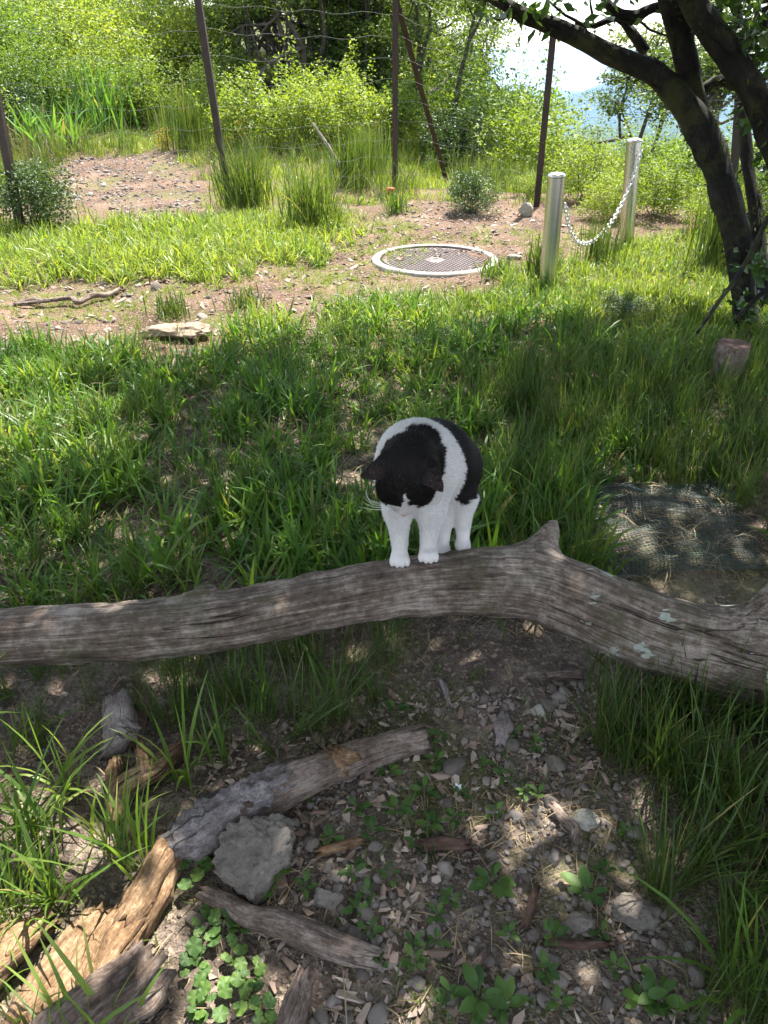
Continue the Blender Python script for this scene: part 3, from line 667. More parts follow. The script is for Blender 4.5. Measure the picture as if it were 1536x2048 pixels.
# foreground
OFFW = [[(185, 1370), (320, 1365), (300, 1480), (385, 1475), (330, 1640), (270, 1690), (205, 1660)], [(70, 1900), (170, 1830), (300, 1835), (330, 2060), (90, 2080)]]
P = scatter([(-300, 1440), (120, 1470), (330, 1500), (400, 1640), (300, 1760), (260, 1880), (360, 2020), (380, 2250), (-300, 2250)], 330, .02, excl=OFFW); P = P[n2(P[:, 0], P[:, 1], 6, 2, 111) > -.45]
instancer('tall_grass', P, p_tall, .70, 'long arching grass blades around the rotten wood, partly in the sun', 'grass', tint=.55)
P = off_log(scatter([(300, 1290), (820, 1250), (900, 1380), (800, 1470), (560, 1540), (380, 1560), (310, 1430)], 330, .05), .02)
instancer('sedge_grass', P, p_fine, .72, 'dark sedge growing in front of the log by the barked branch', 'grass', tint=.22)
P = off_log(scatter([(340, 1440), (620, 1380), (760, 1440), (560, 1560), (360, 1600)], 120, .05), .02)
instancer('broad_grass', P, p_tall, .62, 'broad dark grass blades between the driftwood and the barked branch', 'grass', tint=.25)
P = scatter([(1230, 1370), (2000, 1400), (2300, 2300), (1400, 2300), (1330, 1950), (1290, 1780), (1340, 1640), (1220, 1540)], 560, .06); P = P[n2(P[:, 0], P[:, 1], 5, 2, 113) > -.45]
instancer('dark_grass', P, p_fine, .85, 'dense dark long grass beside the gravel patch', 'grass', tint=.3)
P = scatter([(1350, 1500), (2000, 1500), (2300, 2300), (1430, 2300), (1380, 1900)], 60, .06)
instancer('long_grass', P, p_tall, .8, 'a few long broad blades rising from the dark grass', 'grass', tint=.2)
FGPX = [(-300, 1340), (900, 1290), (1700, 1400), (2000, 2400), (-400, 2400)]
P = scatter(FGPX, 420, .05, patch=(3.2, .12, 115)); P = off_log(P, .03)
instancer('ground_turf', P, p_turfs, .62, 'small grass sprigs sprouting through the gravel', 'grass', tint=.4)
P = scatter([(-300, 1000), (1750, 1000), (1900, 1330), (2000, 2400), (-400, 2400), (-300, 1300)], 260, .05, patch=(2.0, -.3, 117))
instancer('straw_litter', P, p_straw, .8, 'dry straw and dead stems strewn over the gravel', 'litter', tint=.45, tilt=.05, zofs=.012)
P = scatter([(960, 1560), (1120, 1560), (1180, 1640), (1100, 1690), (920, 1640)], 1500, .03)
instancer('dead_tussock', P, p_straw, .7, 'flattened pale tussock of dead grass on the gravel', 'litter', tint=.5, tilt=.08, zofs=.010)

# ------------------------------------------------------------------ stones, gravel, chips
def lump(seed, sub=2, rough=.35, freq=1.3, sq=(1, .8, .55), cut=3):
    rr = np.random.default_rng(seed); phi = (1 + 5 ** .5) / 2
    V = np.array([(-1, phi, 0), (1, phi, 0), (-1, -phi, 0), (1, -phi, 0), (0, -1, phi), (0, 1, phi), (0, -1, -phi), (0, 1, -phi), (phi, 0, -1), (phi, 0, 1), (-phi, 0, -1), (-phi, 0, 1)], float)
    F = [(0, 11, 5), (0, 5, 1), (0, 1, 7), (0, 7, 10), (0, 10, 11), (1, 5, 9), (5, 11, 4), (11, 10, 2), (10, 7, 6), (7, 1, 8), (3, 9, 4), (3, 4, 2), (3, 2, 6), (3, 6, 8), (3, 8, 9), (4, 9, 5), (2, 4, 11), (6, 2, 10), (8, 6, 7), (9, 8, 1)]
    for _ in range(sub):
        V = list(map(tuple, V)); mid = {}; nf = []
        def md(a, b):
            k = (min(a, b), max(a, b))
            if k not in mid: mid[k] = len(V); V.append(tuple((np.array(V[a]) + np.array(V[b])) / 2))
            return mid[k]
        for a, b, c in F:
            x, y, z = md(a, b), md(b, c), md(c, a); nf += [(a, x, z), (b, y, x), (c, z, y), (x, y, z)]
        F = nf; V = np.array(V)
    V = V / np.linalg.norm(V, axis=1, keepdims=True)
    for _ in range(cut * 3):
        n = rr.normal(size=3); n /= np.linalg.norm(n); d = V @ n; lim = rr.uniform(.55, .85); V = V - n * np.clip(d - lim, 0, None)[:, None]
    V = V * (1 + rough * fbm(V * freq + seed * 3.1, 3, seed)[:, None] * .5)
    return V * np.array(sq), np.array(F)
peb = [mesh('pebble', *lump(200 + i, 1, .3, 1.5, (1, rg.uniform(.65, 1), rg.uniform(.4, .75))), M['pebble'], smooth=False) for i in range(9)]
p_peb = pool('pebble', peb)
GRAVEL = [(560, 1560), (860, 1390), (1200, 1370), (1290, 1500), (1290, 1760), (1400, 2000), (1450, 2400), (500, 2400), (600, 1950), (720, 1900), (610, 1760)]
P = scatter(GRAVEL, 6500, .04, patch=(3.5, -.35, 121))
instancer('gravel', P, p_peb, RNG.gamma(2.0, .0017, len(P)) + .0016, 'fine grey gravel on the bare ground before the log', 'gravel', tint=.5, tilt=.5, sink=-.001)
P = scatter([(-300, 1320), (1700, 1350), (2000, 2400), (-400, 2400)], 900, .04)
instancer('grit', P, p_peb, RNG.gamma(2.0, .0016, len(P)) + .0015, 'scattered grit and crumbs of stone under the grass', 'gravel', tilt=.5)
P = scatter(PATHPX, 420, .1)
instancer('path_grit', P, p_peb, RNG.gamma(2.0, .0032, len(P)) + .002, 'small stones and crumbs of earth on the red soil path', 'gravel', tilt=.5)
P = scatter(BARE2, 520, .1)
instancer('slope_grit', P, p_peb, RNG.gamma(2.0, .0045, len(P)) + .003, 'loose grey stones on the bare slope beyond the fence', 'gravel', tilt=.5)
def chip(seed):
    rr = np.random.default_rng(seed); n = 7; a = np.sort(rr.random(n)) * 6.283; R_ = rr.uniform(.6, 1, n); top = np.stack([np.cos(a) * R_, np.sin(a) * R_ * .4, .08 + .12 * np.cos(a * 2 + seed)], 1); bot = top - [0, 0, .1]
    V = np.vstack([top, bot]); F = [tuple(range(n)), tuple(range(2 * n - 1, n - 1, -1))] + [(i, n + i, n + (i + 1) % n, (i + 1) % n) for i in range(n)]
    return mesh('wood_chip', V, F, M['litter'], smooth=False, attrs={'rnd': np.full(2 * n, rr.random())})
p_chip = pool('wood_chip', [chip(i) for i in range(10)])
P = scatter([(380, 1500), (860, 1390), (1290, 1400), (1330, 1800), (1400, 2400), (300, 2400), (420, 1850)], 2800, .05, patch=(3.0, -.35, 123))
instancer('wood_litter', P, p_chip, RNG.gamma(2.5, .003, len(P)) + .003, 'broken bark chips and dead leaf bits among the gravel', 'litter', tint=RNG.random(len(P)), tilt=.3, zofs=.004)
P = scatter(PATHPX, 160, .1)
instancer('path_litter', P, p_chip, RNG.gamma(2.5, .006, len(P)) + .004, 'dry leaf bits and bark crumbs lying on the soil path', 'litter', tint=RNG.random(len(P)), tilt=.3, zofs=.004)
big = [mesh('stone', *lump(300 + i, 2, .4, 1.6, (1, rg.uniform(.7, 1), rg.uniform(.45, .8))), M['pebble'], smooth=False) for i in range(7)]
P = scatter(GRAVEL, 190, .03); P = P[:150]
for p in P:
    s = .006 + RNG.gamma(2, .0028); o = obj('stone', big[RNG.integers(7)], None, (p[0], p[1], H(*p) + s * .2), RNG.random(3) * 6.28 * np.array([.1, .1, 1]), s)
    tag(o, 'small grey-brown stone lying in the gravel', 'stone', 'small stones in the gravel')
def rock(name, px, py, wpx, mat, label, seed, sq=(1, .8, .6), lift=.3, sub=4, rough=.35, rz=0., cat='rock', freq=1.6):
    p = G(px, py); s = wpx / 2 * depth_of(p) / FPX; V, F = lump(seed, sub, rough, freq, sq)
    V = V + V * (.09 * fbm(V * 5 + seed, 3, seed + 1) + .045 * fbm(V * 18 + seed, 2, seed + 2))[:, None]
    return tag(obj(name, mesh(name, V * s, F, mat), None, (p[0], p[1], p[2] + s * sq[2] * lift), (0, 0, rz)), label, cat)
rock('rock', 530, 1738, 172, M['rock'], 'large rough grey rock leaning against the barked branch', 41, (1, .85, .85), .6, 5, .42, 0., 'rock', 1.5)
rock('rock', 1165, 1645, 62, M['palerock'], 'smooth pale cream rock beside the flattened dead tussock', 43, (1, .8, .6), .5)
rock('flat_stone', 355, 672, 135, M['tanrock'], 'flat tan stone half sunk at the edge of the soil path', 45, (1, .65, .28), .35, 4, .3)
rock('rock', 1052, 432, 34, M['palerock'], 'small upright grey rock at the foot of a fence post', 46, (.8, .7, .9), .6, 3)
rock('rock', 765, 463, 26, M['rock'], 'small dark rock lying on the path above the manhole', 47, (1, .6, .4), .5, 3)
rock('rock', 1028, 518, 34, M['palerock'], 'pale chunk of rock on the soil beside the manhole ring', 48, (1, .7, .4), .5, 3)
rock('rock', 1275, 1830, 105, M['rock'], 'angular grey rock at the edge of the dark long grass', 49, (1, .8, .55), .3, 4)
rock('rock', 1112, 1530, 48, M['rock'], 'blue-grey rock in the gravel above the dead tussock', 50, (1, .8, .6), .4, 3)
rock('rock', 1075, 1425, 34, M['palerock'], 'pale round stone near the upright bark chip', 51, (1, .9, .7), .5, 3)
rock('rock', 650, 1800, 78, M['barkplank'] if False else M['rock'], 'flat reddish-grey stone in the gravel right of the large rock', 52, (1, .7, .45), .3, 3)
rock('rock', 1160, 1850, 62, M['rock'], 'grey stone between the weeds in the gravel', 53, (1, .7, .6), .4, 3)

# ------------------------------------------------------------------ dead wood
def wood(name, pts, mat, label, seg=26, rough=.18, freq=14., jag=.02, seed=0, cat='stick', flat=1., extra=(), ridge=.10):
    """pts: (px, py, height of the axis above ground, radius px)"""
    def conv(pp):
        P_, R_ = [], []
        for px, py, z, rp in pp:
            g0 = G(px, py); q = onz(px, py, g0[2] + z); P_.append(q); R_.append(rp * depth_of(q) / FPX)
        return P_, R_
    o = tubes(name, [conv(pts)] + [conv(e) for e in extra], mat, seg=seg, step=.006, rough=rough, freq=freq, jag=jag, seed=seed, flat=flat, ridge=ridge)
    return tag(o, label, cat)
e = empty('barked_branch', G(600, 1580), label='thick broken branch with flaky grey bark lying behind the rock', cat='branch')
def wpart(nm, pts, mat, **k):
    o = wood(nm, pts, mat, None, **k); del_ = [x for x in ('label', 'category') if x in o]; [o.__delitem__(x) for x in del_]
    o.parent = e; o.matrix_parent_inverse = Matrix.Translation(-e.location); return o
wpart('bare_wood', [(850, 1478, .03, 26), (790, 1490, .035, 28), (690, 1525, .04, 33), (600, 1560, .045, 36), (520, 1595, .045, 40), (450, 1632, .04, 42)], M['wood'], rough=.22, seed=3)
wpart('knot', [(690, 1525, .045, 34), (672, 1512, .062, 26), (664, 1506, .07, 12)], M['rot'], rough=.3, seed=5)
wpart('bark', [(560, 1562, .052, 34), (500, 1595, .052, 43), (440, 1632, .045, 48), (390, 1668, .035, 46), (345, 1692, .025, 36)], M['oldbark'], rough=.16, freq=75, seed=7, jag=.03, ridge=.28)
wpart('rotten_end', [(355, 1690, .02, 34), (325, 1740, .02, 42), (290, 1800, .02, 46), (255, 1850, .015, 42)], M['rot'], rough=.3, seed=9, jag=.03, ridge=.4)
wood('driftwood_piece', [(236, 1400, .05, 26), (240, 1440, .045, 36), (232, 1480, .03, 28), (208, 1508, .015, 12)], M['driftwood'], 'silvery weathered wood chunk with a round knot, standing by the reddish bark strip', rough=.25, seed=12, cat='wood', extra=[[(240, 1450, .045, 28), (262, 1462, .05, 20), (272, 1466, .05, 14)]])
wood('bark_strip', [(292, 1378, .035, 12), (284, 1420, .035, 17), (272, 1465, .02, 15), (262, 1490, .01, 10)], M['barkplank'], 'flat reddish-brown strip of bark beside the silvery wood chunk', rough=.12, seed=14, cat='bark', flat=.4)
wood('forked_branch', [(232, 1640, .01, 20), (240, 1590, .02, 27), (258, 1570, .025, 26), (300, 1545, .025, 24), (350, 1505, .02, 18), (372, 1490, .015, 12)], M['rot'], 'forked orange-brown piece of rotten wood lying in the grass', rough=.2, seed=16, cat='branch',
     extra=[[(238, 1600, .02, 24), (232, 1550, .02, 20), (232, 1525, .015, 14)], [(290, 1555, .03, 16), (286, 1520, .05, 13), (280, 1497, .06, 9)]])
wood('stick', [(412, 1788, .012, 17), (460, 1812, .016, 21), (505, 1836, .018, 23), (560, 1846, .02, 27), (620, 1872, .02, 29), (690, 1898, .018, 27), (748, 1914, .012, 22)], M['wood'], 'thick pinkish-brown broken stick lying on the gravel below the large rock', rough=.14, seed=18)
wood('stick', [(612, 1950, .03, 19), (596, 2000, .02, 27), (578, 2060, .015, 30), (560, 2130, .01, 30)], M['wood'], 'short upright broken stick stub at the lower edge of the gravel', rough=.14, seed=20)
wood('stick', [(846, 1692, .012, 13), (880, 1686, .014, 14), (930, 1690, .012, 11)], M['barkplank'], 'short dark brown stick left of the flattened dead tussock', rough=.14, seed=22)
wood('stick', [(1108, 1612, .012, 9), (1130, 1640, .014, 11), (1150, 1658, .014, 12), (1147, 1674, .01, 9)], M['wood'], 'crooked grey-brown twig touching the pale cream rock', rough=.14, seed=24)
wood('stick', [(1050, 1850, .008, 8), (1066, 1800, .01, 8), (1072, 1778, .008, 6)], M['barkplank'], 'small dark twig standing between the weeds', seed=26)
wood('stick', [(1100, 1886, .01, 8), (1160, 1890, .012, 9), (1210, 1888, .01, 7)], M['barkplank'], 'dark twig lying under the grey stone in the gravel', seed=27)
wood('stick', [(932, 1960, .01, 7), (952, 1930, .012, 9), (970, 1906, .01, 6)], M['wood'], 'short grey twig poking from the litter', seed=28)
wood('stick', [(640, 1704, .01, 9), (690, 1690, .012, 10), (720, 1682, .01, 8)], M['rot'], 'reddish-brown twig half hidden under the weeds right of the large rock', seed=30)
wood('stick', [(1095, 1352, .012, 9), (1130, 1350, .014, 10), (1160, 1352, .012, 8)], M['wood'], 'grey stub of wood in the shade under the log', seed=31)
wood('stick', [(880, 1360, .01, 5), (892, 1385, .01, 6), (898, 1408, .008, 4)], M['driftwood'], 'thin pale stick in the shade in front of the log', seed=32)
wood('bark_chip', [(1008, 1426, .012, 12), (1008, 1452, .016, 22), (1002, 1484, .01, 10)], M['driftwood'], 'pinkish bark chip standing out on the gravel under the log', rough=.2, seed=33, cat='bark', flat=.35)
wood('root_twig', [(30, 608, .01, 3), (90, 602, .02, 4), (140, 596, .03, 5), (156, 604, .025, 5.5), (185, 591, .025, 5.5), (215, 590, .02, 5.5), (238, 578, .015, 4)], M['wood'], 'crooked bare branch lying on the red soil path', rough=.1, seed=34, cat='branch', extra=[[(90, 602, .02, 5), (60, 600, .02, 4), (34, 606, .01, 3)]])
wood('rotten_plank', [(30, 2090, .02, 60), (110, 1985, .03, 64), (170, 1900, .03, 56), (205, 1855, .02, 46)], M['rot'], 'split orange plank of rotten wood catching the sun', rough=.3, ridge=.5, seed=36, cat='wood', jag=.04, flat=.6)
wood('rotten_plank', [(170, 1985, .025, 42), (215, 1905, .035, 40), (255, 1850, .03, 36)], M['rot'], 'narrow rotten splinter beside the sunlit orange plank', rough=.3, ridge=.5, seed=38, cat='wood', jag=.04, flat=.6)
wood('rotten_plank', [(110, 2120, .03, 72), (200, 2030, .04, 74), (262, 1975, .035, 66), (290, 1945, .03, 58)], M['wood'], 'thick greyish-pink broken log end lying over the orange planks', rough=.3, ridge=.4, seed=40, cat='wood', jag=.04)
wood('rotten_plank', [(-60, 1960, .02, 50), (20, 1890, .03, 50), (80, 1850, .02, 30)], M['rot'], 'crumbling pale wood under the grass at the sunny edge', rough=.25, seed=42, cat='wood', jag=.04, flat=.6)
wood('buried_wood', [(540, 1925, -.008, 24), (640, 1975, -.006, 42), (740, 2020, -.006, 46), (830, 2090, -.008, 34)], M['wood'], 'flat grey-brown slab of wood sunk into the ground beside the upright stub', rough=.2, seed=44, cat='wood', flat=.25)
# sawn stump
p = G(1447, 768); s = depth_of(p) / FPX
e = empty('stump', p, label='short sawn round stump standing in the grass under the dark tree', cat='stump')
V, F, g = tube([(0, 0, -.05), (0, 0, .03), (.002, 0, 84 * s)], [34 * s, 33 * s, 31 * s], 20, .02, .06, 9, 3, caps=False); obj('bark', mesh('stump_bark', V, F, M['wood'], attrs={'grain': g}), e)
a = np.linspace(0, 6.283, 21)[:-1]; V = np.vstack([np.stack([np.cos(a), np.sin(a), a * 0], 1) * 30.5 * s, [[0, 0, .003]]]) + [.002, 0, 84 * s]; obj('sawn_top', mesh('stump_top', V, [(i, (i + 1) % 20, 20) for i in range(20)], M['barkplank'], attrs={'grain': V}), e)

# ------------------------------------------------------------------ weeds: each plant its own thing, each leaf its own part
def leaf_shape(kind, seed):
    rr = np.random.default_rng(seed)
    if kind == 'oval':                                    # plantain-like, ribbed and cupped
        n = 7; tt = np.linspace(0, 1, n); wv = .21 * np.sin(np.pi * np.clip((tt - .18) / .84, 0, 1)) ** .8 + .02
        V, F = [], []
        for k in range(n):
            x = tt[k]; z = .32 * x - .42 * x * x + .02 * math.sin(9 * x + seed)
            V += [(x, -wv[k], z + wv[k] * .28), (x, 0, z), (x, wv[k], z + wv[k] * .28 + .02 * math.sin(7 * x))]
        for k in range(n - 1):
            q = 3 * k; F += [(q, q + 3, q + 4, q + 1), (q + 1, q + 4, q + 5, q + 2)]
        return mesh('oval_leaf', V, F, M['herb'], attrs={'rnd': np.full(len(V), rr.random())})
    n = 26; a = np.linspace(-2.75, 2.75, n); R_ = .5 * (1 + .10 * np.cos(a * 5) + .035 * np.cos(a * 23) + .04 * math.sin(seed))
    V = [(.45, 0, .10), (-.25, 0, -.12)] + [(.45 + R_[i] * math.cos(a[i]), R_[i] * math.sin(a[i]), .10 + .07 * math.cos(a[i] * 5) - .08 * R_[i]) for i in range(n)]
    F = [(0, i + 2, i + 3) for i in range(n - 1)] + [(0, n + 1, 1), (0, 1, 2)]
    return mesh('lobed_leaf', V, F, M['herb'], attrs={'rnd': np.full(len(V), rr.random())})
OV = [leaf_shape('oval', i) for i in range(5)]; LB = [leaf_shape('lobed', i + 9) for i in range(4)]
def herb(px, py, size_px, kind, label, group, nl=None):
    p = G(px, py); s = size_px * depth_of(p) / FPX
    e = empty('weed_plant', p, RNG.random() * 6.28, label, 'weed', group)
    n = nl or int(RNG.integers(6, 11))
    for k in range(n):
        az = k * 2.4 + RNG.normal(0, .3); el = RNG.uniform(.15, .75) if kind == 'oval' else RNG.uniform(.1, .5)
        L_ = s * RNG.uniform(.45, 1.0); r0 = s * .08 if kind == 'oval' else s * RNG.uniform(.15, .75)
        o = obj('leaf', (OV if kind == 'oval' else LB)[RNG.integers(4)], e, (math.cos(az) * r0, math.sin(az) * r0, .004 + .012 * RNG.random() + (0 if kind == 'oval' else s * .35 * RNG.random())), (RNG.normal(0, .2), -el, az), L_)
    return e
GO = 'oval-leaved weeds in the gravel'; LO = 'small green rosette weed with oval leaves growing in the gravel'
for px, py, s in [(985, 1765, 60), (1175, 1800, 58), (1105, 1890, 42), (1100, 1950, 40), (1320, 1985, 62), (1290, 2010, 50), (960, 2000, 62), (1000, 2030, 55), (910, 1820, 36), (880, 1890, 32), (870, 1840, 30), (800, 1640, 40), (740, 1680, 38), (700, 1750, 36),
                  (740, 1800, 34), (690, 1560, 40), (630, 1600, 36), (780, 1560, 38), (845, 1590, 38), (860, 1650, 34), (990, 1640, 30), (1000, 1560, 26), (970, 1545, 24), (905, 1640, 34), (830, 1700, 30), (790, 1420, 34), (880, 1480, 30), (1030, 1470, 26), (1062, 1510, 26), (1200, 1740, 26),
                  (1250, 1680, 30), (740, 1870, 34), (700, 1830, 34), (830, 1950, 34), (1120, 2010, 40), (890, 2000, 34), (1190, 1880, 28), (660, 1690, 30), (610, 1780, 30), (1080, 1600, 26), (780, 1760, 30), (1040, 1590, 24), (1010, 1880, 28), (830, 1890, 26), (720, 1620, 34), (870, 1540, 30), (930, 1590, 26), (1230, 1950, 30), (760, 1940, 30)]:
    herb(px + RNG.normal(0, 6), py + RNG.normal(0, 6), s, 'oval', LO, GO)
GL = 'lobed-leaved weeds by the stick'; LL = 'low weed with rounded lobed leaves beside the pinkish-brown stick'
for px, py, s in [(420, 1865, 46), (395, 1935, 50), (465, 1905, 40), (385, 1752, 46), (505, 1960, 40), (540, 1790, 32), (470, 2010, 46), (400, 2020, 42), (530, 2030, 36), (560, 1740, 28), (480, 1850, 34)]:
    herb(px, py, s * .72, 'lobed', LL, GL)
p = G(914, 1592); V = [(0, 0, .03)] + [(math.cos(a) * .0055 * (1 + .5 * (i % 2)), math.sin(a) * .0055 * (1 + .5 * (i % 2)), .034 + .004 * (i % 2)) for i, a in enumerate(np.linspace(0, 6.283, 11)[:-1])]
tag(obj('fallen_petal', mesh('fallen_petal', V, [(0, i + 1, (i + 1) % 10 + 1) for i in range(10)], M['white_petal'], smooth=False), None, (p[0], p[1], p[2] - .012)), 'small white fallen flower beside the dead tussock', 'flower')

# ------------------------------------------------------------------ netting on the ground
cz = [onz(*q, 0)[:2] for q in ((1120, 985), (1450, 975), (1540, 1150), (1200, 1185))]
n = 46; Vs, Fs, k = [], [], 0
for d in (0, 1):
    for i in range(n + 1):
        u = i / n; line = []
        for j in range(41):
            v = j / 40; a, b_ = (u, v) if d == 0 else (v, u)
            q = (cz[0] * (1 - a) + cz[1] * a) * (1 - b_) + (cz[3] * (1 - a) + cz[2] * a) * b_ + .012 * np.array([noise(np.array([a * 5, b_ * 5, 1.]), 3), noise(np.array([a * 5, b_ * 5, 7.]), 4)])
            line.append(q)
        line = np.array(line); z = height(line[:, 0], line[:, 1]) + .012 + .012 * n2(line[:, 0], line[:, 1], 9, 2, 131) + d * .0008
        P3 = np.column_stack([line, z]); wv = np.array([.0006, 0, 0]) if d == 0 else np.array([0, .0006, 0])
        wv = wv * 1.7; Vs.append(np.stack([P3 - wv, P3 + wv, P3 + [0, 0, .0014]], 1).reshape(-1, 3))
        for j in range(40):
            q = k + 3 * j
            for a, b_ in ((0, 1), (1, 2), (2, 0)): Fs.append((q + a, q + b_, q + 3 + b_, q + 3 + a))
        k += 123
tag(obj('ground_netting', mesh('ground_netting', np.concatenate(Vs), np.array(Fs), M['net'])), 'dark green plastic netting spread on the ground behind the log', 'netting')

# ------------------------------------------------------------------ manhole
mc = G(870, 521); sR = 127 * depth_of(mc) / FPX
e = empty('manhole', mc + np.array([0, 0, .0]), label='round manhole with a patterned iron lid in a pale concrete ring', cat='manhole')
def ring(r0, r1, z0, z1, n=56):
    a = np.linspace(0, 2 * np.pi, n, endpoint=False); c, s_ = np.cos(a), np.sin(a); V = []
    for r_, z in ((r0, z0), (r0, z1), (r0 + .006, z1 + .004), (r1 - .012, z1 + .004), (r1, z1 - .006), (r1, z0)): V.append(np.stack([c * r_, s_ * r_, c * 0 + z], 1))
    F = [(i * n + j, i * n + (j + 1) % n, (i + 1) * n + (j + 1) % n, (i + 1) * n + j) for i in range(5) for j in range(n)]
    return np.concatenate(V), [f[::-1] for f in F]
obj('concrete_ring', mesh('concrete_ring', *ring(sR * .875, sR, -.08, .014), M['concrete']), e)
obj('iron_frame', mesh('iron_frame', *ring(sR * .825, sR * .87, -.06, .011), M['iron']), e)
Rl = sR * .82; a = np.linspace(0, 2 * np.pi, 56, endpoint=False); V = np.vstack([np.stack([np.cos(a) * Rl, np.sin(a) * Rl, a * 0 + .006], 1), [[0, 0, .006]], np.stack([np.cos(a) * Rl, np.sin(a) * Rl, a * 0 - .03], 1)])
lid = obj('lid', mesh('lid', V, [(i, (i + 1) % 56, 56) for i in range(56)] + [(57 + i, 57 + (i + 1) % 56, (i + 1) % 56, i) for i in range(56)], M['iron'], smooth=False), e)
st = .026; Vs, Fs, k = [], [], 0
for i in range(-30, 31):
    for j in range(-30, 31):
        x, y = i * st + (j % 2) * st / 2, j * st * .8; rr_ = math.hypot(x, y)
        if rr_ > Rl * .93 or rr_ < Rl * .2: continue
        q = np.array([(-1, -1), (1, -1), (1, 1), (-1, 1)]) * [.009, .0065]
        Vs.append(np.vstack([np.column_stack([q + [x, y], np.full(4, .005)]), np.column_stack([q * .75 + [x, y], np.full(4, .0105)])])); Fs += [(k + 4, k + 5, k + 6, k + 7)] + [(k + m_, k + (m_ + 1) % 4, k + 4 + (m_ + 1) % 4, k + 4 + m_) for m_ in range(4)]; k += 8
ob = obj('lid_studs', mesh('lid_studs', np.concatenate(Vs), Fs, M['iron'], smooth=False), lid); ob['kind'] = 'stuff'
obj('lid_boss', mesh('lid_boss', *ring(Rl * .04, Rl * .17, .004, .008, 24), M['iron']), lid)

# ------------------------------------------------------------------ bollards and chain
def lathe(prof, n=32):
    a = np.linspace(0, 2 * np.pi, n, endpoint=False); V = np.concatenate([np.stack([np.cos(a) * r_, np.sin(a) * r_, a * 0 + z], 1) for r_, z in prof])
    return V, [(i * n + j, i * n + (j + 1) % n, (i + 1) * n + (j + 1) % n, (i + 1) * n + j) for i in range(len(prof) - 1) for j in range(n)]
def bollard(bx, by, tx, ty, rpx, label):
    b0 = G(bx, by); d = depth_of(b0); r_ = rpx * d / FPX
    q = ray(tx, ty); tt = b0[1] / q[1]; top = CAM + q * tt; h = top[2] - b0[2]
    e = empty('bollard', b0, label=label, cat='bollard', group='steel bollards beside the path'); e.rotation_euler = (0, math.atan2(top[0] - b0[0], h), 0)
    obj('tube', mesh('bollard_tube', *lathe([(r_, -.12), (r_, h * .3), (r_, h * .7), (r_, h - .006)]), M['steel']), e)
    obj('cap', mesh('bollard_cap', *lathe([(r_ * 1.0, h - .0055), (r_ * 1.03, h - .004), (r_ * 1.03, h + .003), (r_ * .96, h + .010), (r_ * .5, h + .016), (.0005, h + .017)]), M['steel']), e)
    return e, b0, top, r_
e1, b1, t1, r1 = bollard(1094, 575, 1113, 352, 16.5, 'shorter-looking polished steel bollard with grass growing at its foot')
e2, b2, t2, r2 = bollard(1251, 492, 1268, 281, 13.5, 'polished steel bollard at the far end of the hanging chain')
def eye_hook(e, off, h):
    V, F, g = tube([(np.array([math.cos(a), 0, math.sin(a)]) * .014) for a in np.linspace(0, 6.0, 12)], [.0035] * 12, 6, .006, caps=False)
    obj('chain_eye', mesh('chain_eye', V, F, M['white_chain']), e, (off[0], off[1], h), (0, 0, math.atan2(off[1], off[0])))
d12 = (b2 - b1)[:2]; d12 /= np.linalg.norm(d12); hh1, hh2 = (t1 - b1)[2] - .13, (t2 - b2)[2] - .045
eye_hook(e1, d12 * (r1 + .010), hh1); eye_hook(e2, -d12 * (r2 + .010), hh2)
A = b1 + np.array([*(d12 * (r1 + .02)), hh1 - .008]); A[0] += .02; B = b2 + np.array([*(-d12 * (r2 + .02)), hh2 - .008]); B[0] += .02
low = onz(1185, 472, A[2] - .24); tt = np.linspace(0, 1, 400); sag = (A[2] + B[2]) / 2 - (min(b1[2], b2[2]) + .17)
C_ = A[None] * (1 - tt)[:, None] + B[None] * tt[:, None]; C_[:, 2] -= sag * (np.cosh(2.6) - np.cosh(2.6 * (2 * tt - 1))) / (np.cosh(2.6) - 1)
sl_ = np.concatenate([[0], np.cumsum(np.linalg.norm(np.diff(C_, axis=0), axis=1))]); pitch = .027; nl = int(sl_[-1] / pitch)
ch = empty('chain', A, label='white metal chain sagging between the two steel bollards', cat='chain')
a = np.linspace(0, 2 * np.pi, 15)[:-1]; lp = [np.array([math.cos(x) * .011 + math.copysign(.007, math.cos(x)), math.sin(x) * .0095, 0]) for x in a]; lp.append(lp[0])
V, F, g = tube(lp, [.0034] * 15, 6, .02, caps=False); lm = mesh('link', V, F, M['white_chain'])
for i in range(nl):
    s_ = (i + .5) / nl * sl_[-1]; q = np.array([np.interp(s_, sl_, C_[:, k]) for k in range(3)]); q2 = np.array([np.interp(min(s_ + .01, sl_[-1]), sl_, C_[:, k]) for k in range(3)]); q1 = np.array([np.interp(max(s_ - .01, 0), sl_, C_[:, k]) for k in range(3)])
    dv = Vector(q2 - q1).normalized(); qt = dv.to_track_quat('X', 'Z') @ Euler((rad(90 * (i % 2) + 40), 0, 0)).to_quaternion()
    o = obj('link', lm, ch, q - A, qt.to_euler())

